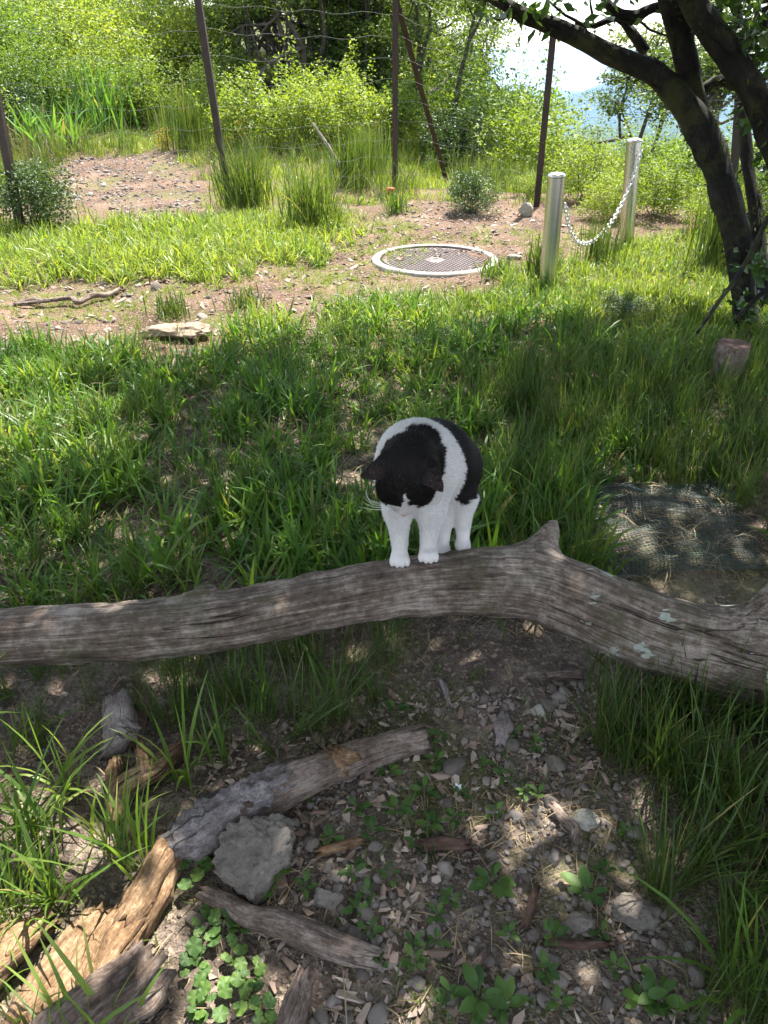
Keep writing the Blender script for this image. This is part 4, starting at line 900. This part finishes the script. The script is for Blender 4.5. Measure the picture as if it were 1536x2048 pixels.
# ------------------------------------------------------------------ wire fence
FEN = [(-420, 520, -520, 150, 1.6), (44, 470, -12, 170, 1.62), (460, 420, 396, 0, 1.6), (790, 380, 791, 0, 1.55), (1072, 412, 1106, 62, 1.27), (1455, 492, 1475, 200, 1.25)]
fence = empty('wire_fence', G(790, 380), label='tall wire netting fence on dark brown steel posts in front of the shrubs', cat='fence')
fl = np.array(fence.location); tops, bots = [], []
def bar(p0, p1, w_, name, parent, mat, org):
    p0 = np.array(p0) - org; p1 = np.array(p1) - org; T = (p1 - p0) / np.linalg.norm(p1 - p0); S = np.cross(T, [0, 1, 0]); S /= np.linalg.norm(S); U = np.cross(S, T)
    prof = np.array([(-1, -1), (1, -1), (1, -.7), (-.7, -.7), (-.7, 1), (-1, 1)]) * w_ / 2
    V = np.vstack([p0 + S * x + U * y for x, y in prof] + [p1 + S * x + U * y for x, y in prof]); F = [(i, (i + 1) % 6, 6 + (i + 1) % 6, 6 + i) for i in range(6)] + [(5, 4, 3, 2, 1, 0), (6, 7, 8, 9, 10, 11)]
    return obj(name, mesh(name, V, F, mat, smooth=False), parent)
for bx, by, tx, ty, hh in FEN:
    b0 = G(bx, by); q = ray(tx, ty); tp = CAM + q * (b0[1] / q[1]); dirv = (tp - b0) / np.linalg.norm(tp - b0); tp = b0 + dirv * hh
    bar(b0 - dirv * .15, tp, .05, 'post', fence, M['rustpost'], fl); bots.append(b0); tops.append(tp)
bb = G(902, 372); bar(bb - [0, 0, .1], tops[3] * .94 + bots[3] * .06, .045, 'brace', fence, M['rustpost'], fl)
for k in range(len(FEN) - 1):
    Vs, Fs, nn = [], [], 0
    nw = 11; L_ = np.linalg.norm(bots[k + 1] - bots[k]); nv = int(L_ / .15)
    def fpt(u, v):
        q = (bots[k] * (1 - u) + bots[k + 1] * u) * (1 - v) + (tops[k] * (1 - u) + tops[k + 1] * u) * v
        q = q + np.array([0, .03 * math.sin(u * 9 + v * 4 + k), -.09 * 4 * u * (1 - u) * v * (.6 + .4 * math.sin(k * 3 + v * 5)) + .012 * math.sin(u * 23 + v * 9)]); q[0] += .03 * math.sin(v * 5 + k + u * 8) * 4 * u * (1 - u); return q
    for i in range(nw):
        P3 = [fpt(u, .03 + .95 * (i / (nw - 1)) ** 1.1) for u in np.linspace(0, 1, 16)]; V, F, g = tube(P3, [.0008 if 0 < i < nw - 1 else .0012] * 16, 4, .2, caps=False); Vs.append(V); Fs += [tuple(a + nn for a in f) for f in F]; nn += len(V)
    for i in range(1, nv):
        P3 = [fpt(i / nv + .012 * math.sin(v * 7 + i), v) for v in np.linspace(.03, .98, 9)]; V, F, g = tube(P3, [.0007] * 9, 4, .2, caps=False); Vs.append(V); Fs += [tuple(a + nn for a in f) for f in F]; nn += len(V)
    obj('wire_netting', mesh('wire_netting', np.concatenate(Vs) - fl, Fs, M['wire']), fence)
p = G(781, 400); s = depth_of(p) / FPX
e = empty('marker_peg', p, label='short boundary peg with an orange-red top beside the middle fence post', cat='peg')
obj('shaft', mesh('peg_shaft', *lathe([(.03, -.05), (.03, .06), (.028, .062)], 16), M['rustpost']), e)
obj('top', mesh('peg_top', *lathe([(.034, .0615), (.036, .085), (.033, .1), (.0005, .102)], 16), M['orange']), e)

# ------------------------------------------------------------------ clumps of rush and reed, fern-like bushes
def clump(name, px, py, hpx, mat, n, width, lean, spread, label, seg=5, group=None, cat='grass clump', curl=1.0):
    p = G(px, py); h = hpx * depth_of(p) / FPX * 1.12
    V, F, v, rr = blades(n, (h * .55, h * 1.1), width, lean, spread, seg, None, curl); e = empty(name, p, label=label, cat=cat, group=group)
    ob_ = obj('blades', mesh(name + '_blades', V, F, mat, attrs={'v': v, 'rnd': rr}), e); ob_['kind'] = 'stuff'
GR = 'rush clumps along the fence'
clump('rush_clump', 492, 425, 125, M['rush'], 300, (.005, .010), (.1, .75), .09, 'dark green rush clump at the foot of the second fence post')
clump('rush_clump', 628, 458, 130, M['rush'], 280, (.005, .010), (.1, .95), .10, 'wide spreading rush clump on the grass between two fence posts')
clump('rush_clump', 712, 372, 105, M['rush'], 280, (.006, .011), (.1, .8), .10, 'dark rush clump beside the middle fence post')
clump('rush_clump', 745, 352, 90, M['rush'], 260, (.006, .012), (.05, .5), .10, 'paler rush clump behind the middle fence post')
clump('rush_clump', 385, 300, 110, M['rush'], 220, (.008, .014), (.05, .35), .14, 'tall dark rush clump behind the second fence post')
clump('rush_clump', 1425, 540, 160, M['rush'], 240, (.004, .008), (.05, .4), .07, 'fine tall rush clump beside the dark tree trunks')
clump('rush_clump', 1200, 530, 95, M['rush'], 160, (.003, .006), (.05, .4), .07, 'fine grass clump between the two bollards')
clump('reed_clump', 200, 262, 115, M['reed'], 120, (.014, .028), (.05, .75), .2, 'bright green broad-bladed reed clump on the slope beyond the fence', curl=1.3)
clump('reed_clump', 90, 300, 90, M['reed'], 120, (.02, .034), (.3, .9), .25, 'drooping broad-bladed reed clump below the bright one', curl=1.6)
clump('reed_clump', 1075, 345, 120, M['reed'], 120, (.014, .028), (.05, .5), .2, 'bright broad-bladed reed clump behind the leaning fence post', curl=1.3)
clump('reed_clump', 1080, 560, 85, M['rush'], 110, (.006, .011), (.1, .7), .03, 'dark grass clump hugging the foot of the near bollard')  # dark blade colour stands in for the bollard's shadow on this grass
clump('dry_weed', 60, 330, 80, M['straw'], 90, (.004, .008), (.02, .25), .25, 'row of dead brown stems behind the first fence post', cat='dry weed')
clump('grass_clump', 345, 632, 50, M['rush'], 130, (.004, .007), (.3, 1.0), .05, 'dark low grass tuft growing on the red soil path near the flat stone')
clump('grass_clump', 490, 615, 42, M['rush'], 120, (.004, .007), (.3, 1.0), .05, 'dark grass tuft on the path behind the flat tan stone')
clump('grass_clump', 792, 425, 50, M['tall'], 110, (.004, .008), (.3, 1.0), .04, 'bright grass tuft around the orange-topped peg')
clump('grass_clump', 990, 552, 42, M['tall'], 110, (.004, .008), (.3, 1.0), .06, 'bright grass tuft overlapping the edge of the manhole ring')

# ------------------------------------------------------------------ shrubs and trees beyond the fence
def foliage_mesh(name, mat, nblob, nleaf, rx, rz, size, seed, br=.32, aspect=.5, up=.5, flat=.75, low=0., shoots=True):
    rr = np.random.default_rng(seed); d = rr.normal(size=(nblob, 3)); d /= np.linalg.norm(d, axis=1, keepdims=True); rad_ = rr.random(nblob) ** .45
    C = d * rad_[:, None] * [rx, rx, rz] + [0, 0, rz + low]; C[:, 2] = np.abs(C[:, 2] - .02) + .02
    bs = br * rr.uniform(.6, 1.3, nblob); i = rr.integers(0, nblob, nleaf); q = rr.normal(size=(nleaf, 3)); q /= np.linalg.norm(q, axis=1, keepdims=True)
    Pn = C[i] + q * (bs[i] * rr.random(nleaf) ** .4)[:, None] * [1, 1, flat]; Pn[:, 2] = np.maximum(Pn[:, 2], .02)
    ns = nblob; sa = rr.random(ns) * 6.283; sr = rr.random(ns) ** .5 * rx * .9; st_ = np.stack([np.cos(sa) * sr, np.sin(sa) * sr, np.full(ns, rz * .5)], 1); sd_ = rr.normal(0, .28, (ns, 3)) + [0, 0, 1]; sd_[:, :2] += st_[:, :2] * .5
    sl2 = rz * rr.uniform(.9, 1.9, ns); m2 = nleaf // 3; j = rr.integers(0, ns, m2); tq = rr.random(m2) ** .7
    if shoots: i[:m2] = j; Pn[:m2] = st_[j] + sd_[j] * (sl2[j] * tq)[:, None] + rr.normal(0, .035, (m2, 3))
    V, F, rn = leaves(Pn, size, aspect, .3, q * .6, up, rr)
    rb = rr.random(nblob)[i]; rn = np.repeat(rb, 4) * .55 + rn * .45
    return mesh(name, V, F, mat, smooth=False, attrs={'rnd': rn, 'v': np.ones(len(V))}), C
def stems_mesh(name, C, mat, n, r0, seed, bend=.2):
    rr = np.random.default_rng(seed); Vs, Fs, Gs, k = [], [], [], 0
    for c in C[:n]:
        b0 = np.array([rr.normal(0, .06), rr.normal(0, .06), -.1]); m_ = b0 * .5 + c * .5 + rr.normal(0, bend, 3) * np.linalg.norm(c) * .3
        V, F, g = tube([b0, m_, c], [r0, r0 * .6, r0 * .2], 5, .25, .1, 3, seed, caps=False); Vs.append(V); Fs += [tuple(a + k for a in f) for f in F]; k += len(V); Gs.append(g)
    return mesh(name, np.concatenate(Vs), Fs, mat, attrs={'grain': np.concatenate(Gs)})
KINDS = {}
for kn, mt, var, args in [('yellow', 'shrub_a', 5, (30, 4600, .62, .5, .052)), ('green', 'shrub_b', 4, (32, 5000, .66, .55, .05)), ('dark', 'shrub_d', 3, (30, 6500, .6, .45, .045)), ('bronze', 'shrub_r', 1, (14, 500, .35, .4, .07))]:
    KINDS[kn] = []
    for v in range(var):
        fm, C = foliage_mesh(kn + '_foliage', M[mt], args[0], args[1], args[2], args[3], args[4], 500 + v + len(kn) * 10, .24, shoots=kn != 'dark')
        KINDS[kn].append((fm, stems_mesh(kn + '_stems', C, M['bgtrunk'], 9, .012, 600 + v)))
SL = {'yellow': ('bright yellow-green leafy shrub growing beyond the wire fence', 'yellow-green shrubs beyond the fence'), 'green': ('mid-green leafy shrub growing beyond the wire fence', 'green shrubs beyond the fence'),
      'dark': ('dark green dense shrub growing beyond the wire fence', 'dark shrubs beyond the fence'), 'bronze': ('small shrub with bronze-orange young leaves beyond the wire fence', 'bronze shrubs beyond the fence')}
def shrub(kind, x, y, s, label=None, sz=1.):
    fm, sm = KINDS[kind][RNG.integers(len(KINDS[kind]))]
    e = empty('shrub', (x, y, H(x, y) - .03), RNG.random() * 6.28, label or SL[kind][0], 'shrub', None if label else SL[kind][1]); e.scale = (s, s, s * sz)
    obj('foliage', fm, e); obj('stems', sm, e)
def shrub_px(kind, px, py, wpx, label=None, sz=1.):
    p = G(px, py); shrub(kind, p[0], p[1], wpx * depth_of(p) / FPX / 1.5, label, sz)
shrub_px('dark', 75, 462, 230, 'dense dark fern-like bush behind the first fence post', .95)
shrub_px('dark', 1258, 635, 150, 'dark green leafy weed in the grass right of the near bollard', .75)
shrub_px('dark', 948, 428, 150, 'rounded dark green bush on the soil beside the fence brace', .95)
HAND = [(300, 250, 170, 'yellow'), (520, 300, 200, 'yellow'), (470, 285, 120, 'bronze'), (600, 300, 190, 'yellow'), (330, 300, 80, 'bronze'), (690, 300, 200, 'yellow'), (850, 330, 130, 'yellow'), (800, 290, 140, 'green'), (960, 340, 130, 'yellow'), (1010, 310, 140, 'green'),
                       (1170, 400, 170, 'yellow'), (1130, 350, 200, 'yellow'), (1210, 440, 130, 'yellow'), (1240, 370, 210, 'green'), (1310, 430, 170, 'yellow'), (1290, 350, 130, 'bronze'), (1350, 400, 200, 'green'), (1420, 470, 150, 'yellow'), (1500, 450, 200, 'green'), (1570, 430, 220, 'dark'), (1150, 300, 220, 'green'), (1060, 395, 80, 'yellow'),
                       (100, 260, 180, 'green'), (20, 290, 190, 'dark'), (-60, 330, 220, 'green'), (430, 250, 150, 'green'), (150, 210, 200, 'yellow'), (40, 200, 190, 'yellow')]
SHLAB = ['yellow-green shrub at the upper edge of the bare stony patch',
         'broad yellow-green shrub right behind the second fence post',
         'bronze-tipped young shrub just right of the second fence post',
         'yellow-green shrub behind the wide spreading rush clump',
         'small orange-bronze seedling shrub on the bare stony patch',
         'yellow-green shrub behind the dark rushes left of the middle fence post',
         'low yellow-green shrub seen through the fence brace',
         'green shrub directly behind the middle fence post',
         'yellow-green shrub behind the rounded dark bush',
         'green shrub between the fence brace and the leaning fence post',
         'yellow-green shrub behind the upper part of the hanging chain',
         'yellow-green shrub behind the top of the near bollard',
         'low yellow-green shrub framed by the sagging chain',
         'green shrub directly behind the far bollard',
         'yellow-green shrub standing right of the far bollard',
         'red-bronze leafed shrub just right of the far bollard',
         'green shrub between the far bollard and the dark trunks',
         'yellow-green shrub touching the dark tree trunks',
         'green shrub seen between the dark tree trunks',
         'dark shrub beyond the dark tree trunks',
         'green shrub below the blue valley view',
         'small yellow-green shrub at the foot of the leaning fence post',
         'green shrub beside the drooping reed clump',
         'dark shrub up the slope behind the first fence post',
         'green shrub on the slope outside the first fence post',
         'green shrub behind the tall dark rush clump',
         'yellow-green shrub behind the bright broad-bladed reed clump',
         'yellow-green shrub up the slope from the drooping reed clump']
for (px, py, wd, kd), lab in zip(HAND, SHLAB):
    shrub_px(kd, px, py, wd, lab)
for d in np.arange(10.2, 18, .9):
    x = -d * .62
    while x < d * .62:
        lim = d * .19
        if not (d < 12 and -3.2 < x < -1.0) and not (d > 11.6 and -.21 < x / d < -.03):
            kd = RNG.choice(['yellow', 'green', 'yellow', 'dark', 'green']) if x < lim else RNG.choice(['green', 'dark', 'yellow', 'green'])
            s_ = RNG.uniform(.8, 1.25) * (1 + .02 * (d - 10)); s_ *= .62 if x > lim else 1
            shrub(str(kd), x + RNG.normal(0, .2), d + RNG.normal(0, .25), s_)
        x += RNG.uniform(.75, 1.25) * (1 + .035 * (d - 10))
def tree(px, base_y, dist, h, label, seed, leafy='tree_a', rx=.9, lean=(0, 0), nblob=46, nleaf=7000, group=None):
    q = ray(px, 100); x = q[0] / q[1] * dist; y = dist; z = H(x, y); rr = np.random.default_rng(seed)
    e = empty('tree', (x, y, z), label=label, cat='tree', group=group); specs, tips = [], []
    def grow(p, d, ln, r_, lvl):
        p1 = p + d * ln * .5 + rr.normal(0, .07, 3) * ln; p2 = p + d * ln + rr.normal(0, .08, 3) * ln; specs.append(([p, p1, p2], [r_, r_ * .8, r_ * .6]))
        if lvl == 0: tips.append(p2); tips.append(p1 * .4 + p2 * .6); return
        for _ in range(rr.integers(2, 4)):
            dd = d + rr.normal(0, .55, 3) + [0, 0, .12]; dd /= np.linalg.norm(dd); grow(p2 if rr.random() < .7 else p1, dd, ln * rr.uniform(.6, .85), r_ * .62, lvl - 1)
    for _ in range(rr.integers(2, 4)):
        d0 = np.array([rr.normal(0, .28) + lean[0], rr.normal(0, .28) + lean[1], 1.]); d0 /= np.linalg.norm(d0); grow(np.array([rr.normal(0, .1), rr.normal(0, .1), -.3]), d0, h * .34, .035 * h ** .6, 3)
    tips += [(P_[1] + P_[2]) / 2 for P_, R_ in specs if P_[2][2] > .3 * h and R_[0] < .05]
    fz = h / max(q_[2] for q_ in tips); specs = [([np.array([a_[0], a_[1], a_[2] * (fz if a_[2] > 0 else 1)]) for a_ in P_], R_) for P_, R_ in specs]
    tubes('trunk', specs, M['bgtrunk'], e, seg=6, step=.3, rough=.08, freq=3, caps=False, seed=seed)
    T_ = np.array(tips); top = T_[:, 2].max(); T_[:, 2] *= h / top
    i = rr.integers(0, len(T_), nleaf); qn = rr.normal(size=(nleaf, 3)); qn /= np.linalg.norm(qn, axis=1, keepdims=True)
    Pn = T_[i] + qn * (.125 * h * rr.random(nleaf) ** .5)[:, None] * [1.25, 1.25, .42] * rr.uniform(.6, 1.3, len(T_))[i][:, None]
    V, F, rn = leaves(Pn, .058 + .012 * (h - 3), .5, .3, qn * .4, .6, rr); rn = np.repeat(rr.random(len(T_))[i], 4) * .5 + rn * .5
    obj('crown', mesh('crown', V, F, M[leafy], smooth=False, attrs={'rnd': rn, 'v': np.ones(len(V))}), e)
TG = 'trees on the slope beyond the fence'; TL = 'thin-trunked leafy tree on the slope beyond the fence'
tree(885, 0, 11.6, 2.75, 'rounded spreading tree against the white sky behind the fence brace', 701, nleaf=15000)
tree(960, 0, 14.5, 2.6, 'smaller leafy tree at the right shoulder of the rounded tree', 702)
tree(1335, 0, 9.0, 1.55, 'leafy tree below the arching branch, in front of the blue valley', 705)
tree(1440, 0, 8.2, 1.9, 'darker leafy tree half hidden behind the dark trunks', 706)
tree(1540, 0, 9, 2.2, 'dark leafy tree at the edge of the slope behind the dark trunks', 707)
for k, (px, d, h) in enumerate([(560, 12.6, 2.6), (625, 12.2, 2.7), (690, 12.4, 2.8), (745, 12.8, 2.7), (800, 13.4, 2.8), (500, 14, 2.9), (590, 14.5, 3.0), (650, 13.5, 3.0), (720, 14, 3.2), (760, 15.5, 3.2), (520, 16, 3.2), (440, 17, 3.2), (690, 17, 3.6), (340, 18, 3.4), (250, 19, 3.5), (140, 19, 3.5), (30, 19, 3.6), (-80, 18, 3.4), (600, 18.5, 3.8), (800, 17.5, 3.4)]):
    tree(px, 0, d, h * .93, TL, 720 + k, group=TG, nleaf=12000)
for px, py, hh_, tilt_ in ((700, 365, 105, -.75), (615, 262, 40, -.2), (395, 250, 60, .35)):
    p = G(px, py); s = depth_of(p) / FPX; V, F, g = tube([(0, 0, -.05), (math.sin(tilt_) * hh_ * s * .5, .1, hh_ * s * .5), (math.sin(tilt_) * hh_ * s, .1, hh_ * s)], [.022, .02, .01], 6, .05, .15, 8, 3)
    tag(obj('dead_branch', mesh('dead_branch', V, F, M['driftwood'], attrs={'grain': g}), None, p), {700: 'bleached dead branch leaning among the rushes by the fence', 615: 'short bleached dead stub among the yellow-green shrubs', 395: 'grey dead stick leaning behind the second fence post'}[px], 'branch')

# ------------------------------------------------------------------ the dark tree whose crown shades the cat
td = 3.45
tb = G(1490, 655); te = empty('dark_tree', tb, label='dark mossy tree with several leaning trunks and an arching branch over the fence', cat='tree')
tl = np.array(tb)
def limb(L_, d0=td, d1=None):
    d1 = d0 if d1 is None else d1; n_ = len(L_); P_, R_ = [], []
    for i, (px, py, rp) in enumerate(L_):
        d = d0 + (d1 - d0) * i / (n_ - 1); P_.append(at(px, py, d) - tl); R_.append(rp * d / FPX * (.74 if rp > 12 else 1))
    return P_, R_
LIMBS = [limb([(1492, 690, 44), (1487, 600, 32), (1474, 480, 34), (1446, 370, 38), (1408, 275, 40), (1366, 203, 35), (1310, 150, 31), (1230, 112, 26), (1140, 68, 24), (1060, 36, 20), (975, -12, 15), (860, -70, 10), (740, -150, 6)], td, 3.1),
         limb([(1442, 370, 34), (1410, 260, 28), (1380, 150, 28), (1356, 60, 30), (1336, -30, 32), (1290, -160, 30), (1200, -330, 22), (1060, -520, 13)], td, 2.9),
         limb([(1650, 720, 46), (1625, 560, 42), (1605, 430, 40), (1568, 325, 37), (1518, 205, 35), (1458, 105, 34), (1395, 20, 33), (1350, -80, 30), (1350, -250, 24), (1300, -480, 14)], 3.3, 2.8),
         limb([(1530, 640, 26), (1522, 520, 20), (1510, 420, 17), (1494, 320, 15), (1484, 200, 14), (1478, 60, 15), (1462, -60, 14), (1440, -260, 9)], 3.6),
         limb([(1470, 170, 26), (1510, 80, 24), (1536, 0, 22), (1580, -120, 18), (1660, -300, 11)], 3.2),
         limb([(1355, 20, 16), (1310, 14, 13), (1265, 34, 11), (1225, 20, 9), (1205, -10, 7)], 3.3),
         limb([(1290, 104, 11), (1262, 62, 9), (1232, 36, 7), (1190, 52, 5), (1150, 46, 4)], 3.35),
         limb([(1400, 182, 14), (1440, 160, 13), (1478, 172, 11), (1520, 150, 8)], 3.5)]
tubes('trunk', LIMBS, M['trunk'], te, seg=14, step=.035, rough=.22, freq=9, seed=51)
TW = [limb([(1536, 435, 6), (1500, 510, 5), (1470, 560, 5), (1440, 600, 4), (1395, 665, 3)], 3.2, 3.0), limb([(1560, 560, 6), (1520, 590, 5), (1470, 640, 4)], 3.2),
      limb([(1110, 55, 4), (1085, 30, 3), (1040, 28, 2), (1000, 40, 1.5)], 3.2), limb([(1180, 90, 5), (1165, 50, 4), (1130, 30, 3), (1090, -5, 2)], 3.25), limb([(1250, 60, 4), (1275, 40, 3), (1300, 60, 2.5), (1335, 72, 2)], 3.3), limb([(1165, 50, 3), (1185, 30, 3), (1180, 0, 2), (1210, -20, 2)], 3.25),
      limb([(1020, 20, 4), (1000, 40, 3), (985, 34, 2)], 3.15)]
for k_, q_ in enumerate(TW): tubes('twig', [q_], M['trunk'], te, seg=6, step=.03, rough=.1, freq=9, seed=81 + k_)
mp_, mn_ = [], []
for P_, R_ in LIMBS:
    Pq, Rq = resample(P_, R_, .03); T_, N_, B_ = frames(Pq); m_ = len(Pq) * 16; ii = RNG.integers(0, len(Pq), m_); th_ = RNG.random(m_) * 6.283
    od = N_[ii] * np.cos(th_)[:, None] + B_[ii] * np.sin(th_)[:, None]; pp = Pq[ii] + od * Rq[ii][:, None] * .98; kk = fbm(pp * 7, 2, 33) > .05; mp_.append(pp[kk]); mn_.append(od[kk])
V, F, rn = leaves(np.concatenate(mp_), .024, .35, .2, np.concatenate(mn_) * 1.2 + [0, 0, -.5], .2)
ob = obj('moss', mesh('moss', V, F, M['moss'], smooth=False, attrs={'rnd': rn, 'v': np.ones(len(V))}), te); ob['kind'] = 'stuff'
# crown: unseen leaves and boughs above the view, cut to shape the sun patches
LIT = [poly_world(q) for q in ([(-600, 740), (-100, 735), (110, 760), (235, 830), (215, 930), (80, 975), (-600, 960)], [(-150, 1830), (60, 1800), (230, 1850), (330, 1730), (390, 1770), (300, 1930), (130, 2020), (-150, 2060)],
                               [(395, 1900), (520, 1880), (540, 2010), (420, 2048)], [(-80, 1560), (130, 1590), (260, 1640), (200, 1700), (-80, 1640)], [(930, 1575), (1060, 1570), (1190, 1640), (1170, 1680), (1010, 1660)], [(1230, 1055), (1300, 1070), (1290, 1100), (1220, 1085)])]
SH = [(-2.9, 2.45), (-1.6, 2.7), (-.8, 2.9), (0, 3.1), (.9, 3.2), (1.8, 3.45), (2.6, 4.2), (4.5, 4.2), (5, 0), (4, -2.2), (-3.5, -2.2), (-3.6, 1.0)]
rr = np.random.default_rng(99); sun = np.array(SUN)
boughs = []; tips = []
start = [np.array(LIMBS[i][0][-1]) + tl for i in (0, 1, 2, 3, 4)]
for _ in range(1100):
    z = rr.uniform(1.75, 3.6); g2 = np.array([rr.uniform(-3.4, 4.6), rr.uniform(-2.0, 4.6)]); q = np.array([g2[0], g2[1], 0]) + sun / sun[2] * z
    if z < 1.35 + .055 * q[1] + .35: continue
    if not inside(g2[None] + .15 * rr.normal(size=2), np.array(SH))[0]: continue
    tips.append(q)
nt_ = len(tips)
for _ in range(260):  # extra unseen leaf tips added to shade the foreground gravel
    z = rr.uniform(2.0, 3.4); tips.append(np.array([rr.uniform(-.25, 1.5), rr.uniform(-.1, 1.35), 0]) + sun / sun[2] * z)
tips = np.array(tips); nleaf = 44000
i = rr.integers(0, nt_, nleaf); i[42000:] = rr.integers(nt_, len(tips), 2000); Pn = tips[i] + rr.normal(0, 1, (nleaf, 3)) * [.17, .17, .08]
Pn[:500] = onz(840, 960, .45) + sun * rr.uniform(2.0, 3.4, (500, 1)) + rr.normal(0, .16, (500, 3))  # leaves added between sun and cat to keep it shaded
sp = Pn - sun[None] / sun[2] * (Pn[:, 2:3] - .06); gp = sp[:, :2] + .04 * rr.normal(size=(nleaf, 2)); ge = gp + .22 * rr.normal(size=(nleaf, 2))
k = np.ones(nleaf, bool)
k &= inside(ge, np.array(SH))
k &= (Pn[:, 2] > 1.22 + .062 * Pn[:, 1])
Pn = Pn[k]; V, F, rn = leaves(Pn, .10, .55, .25, None, .55, rr)
vs = (V - sun[None] / sun[2] * (V[:, 2:3] - .05))[:, :2]; bad = np.zeros(len(Pn), bool)
for L_, pr_ in zip(LIT, (.97, .97, .9, .9, .62, .9)): bad |= inside(vs, L_).reshape(-1, 4).any(1) & (rr.random(len(Pn)) < pr_)  # drop leaves whose shadow would land on a chosen sun patch
keep = np.repeat(~bad, 4); V, rn = V[keep], rn[keep]; i4 = np.arange(len(V) // 4)[:, None] * 4; F = np.concatenate([i4 + [[0, 1, 2]], i4 + [[0, 2, 3]]])
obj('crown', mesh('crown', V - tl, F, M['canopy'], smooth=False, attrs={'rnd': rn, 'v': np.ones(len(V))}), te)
hubs = np.array([[-1.6, 1.6, 2.1], [-.4, 2.4, 2.0], [.8, 1.6, 2.3], [1.8, 3.0, 2.3], [-1.2, 3.4, 2.0], [.4, .2, 2.5], [2.6, 1.2, 2.5], [1.6, 4.6, 2.2], [3.2, 3.4, 2.6]])
bs = []
for h_ in hubs:
    s0 = start[int(np.argmin([np.linalg.norm(h_ - s) for s in start]))]; bs.append(([s0, (s0 + h_) / 2 + [0, 0, .15], h_], [.03, .022, .014]))
for q in tips[::2]:
    h_ = hubs[int(np.argmin(np.linalg.norm(hubs - q, axis=1)))]
    qq = h_ + (q - h_) * np.linspace(.1, 1, 7)[:, None]; qq = (qq - sun / sun[2] * qq[:, 2:3])[:, :2]
    if any(inside(qq, L_).any() for L_ in LIT): continue
    bs.append(([h_, (h_ + q) / 2 + rr.normal(0, .06, 3), q], [.009, .006, .003]))
tubes('boughs', [([np.array(a) - tl for a in P_], R_) for P_, R_ in bs], M['trunk'], te, seg=5, step=.15, rough=.1, freq=5, caps=False, seed=91)
# leaf sprays that hang into view from the trunks and the arching branch
sp = []
for px, py, d, r_, n_ in [(1110, 20, 3.2, 40, 26), (1060, 15, 3.15, 40, 26), (1180, 8, 3.2, 45, 22), (1000, 22, 3.1, 30, 16), (1500, 30, 3.0, 55, 90), (1525, 90, 3.0, 45, 80), (1515, 160, 3.1, 40, 60), (1450, 20, 3.1, 50, 50), (1530, 230, 3.1, 35, 40), (1250, 10, 3.2, 50, 24), (1535, 330, 3.2, 30, 30), (1500, 600, 3.3, 50, 60), (1535, 520, 3.2, 40, 50), (1400, 15, 3.2, 40, 20)]:
    s_ = d / FPX; sp.append(at(px, py, d) + rr.normal(0, 1, (n_, 3)) * r_ * s_ * .6)
V, F, rn = leaves(np.concatenate(sp), .058, .5, .25, None, .3, rr)
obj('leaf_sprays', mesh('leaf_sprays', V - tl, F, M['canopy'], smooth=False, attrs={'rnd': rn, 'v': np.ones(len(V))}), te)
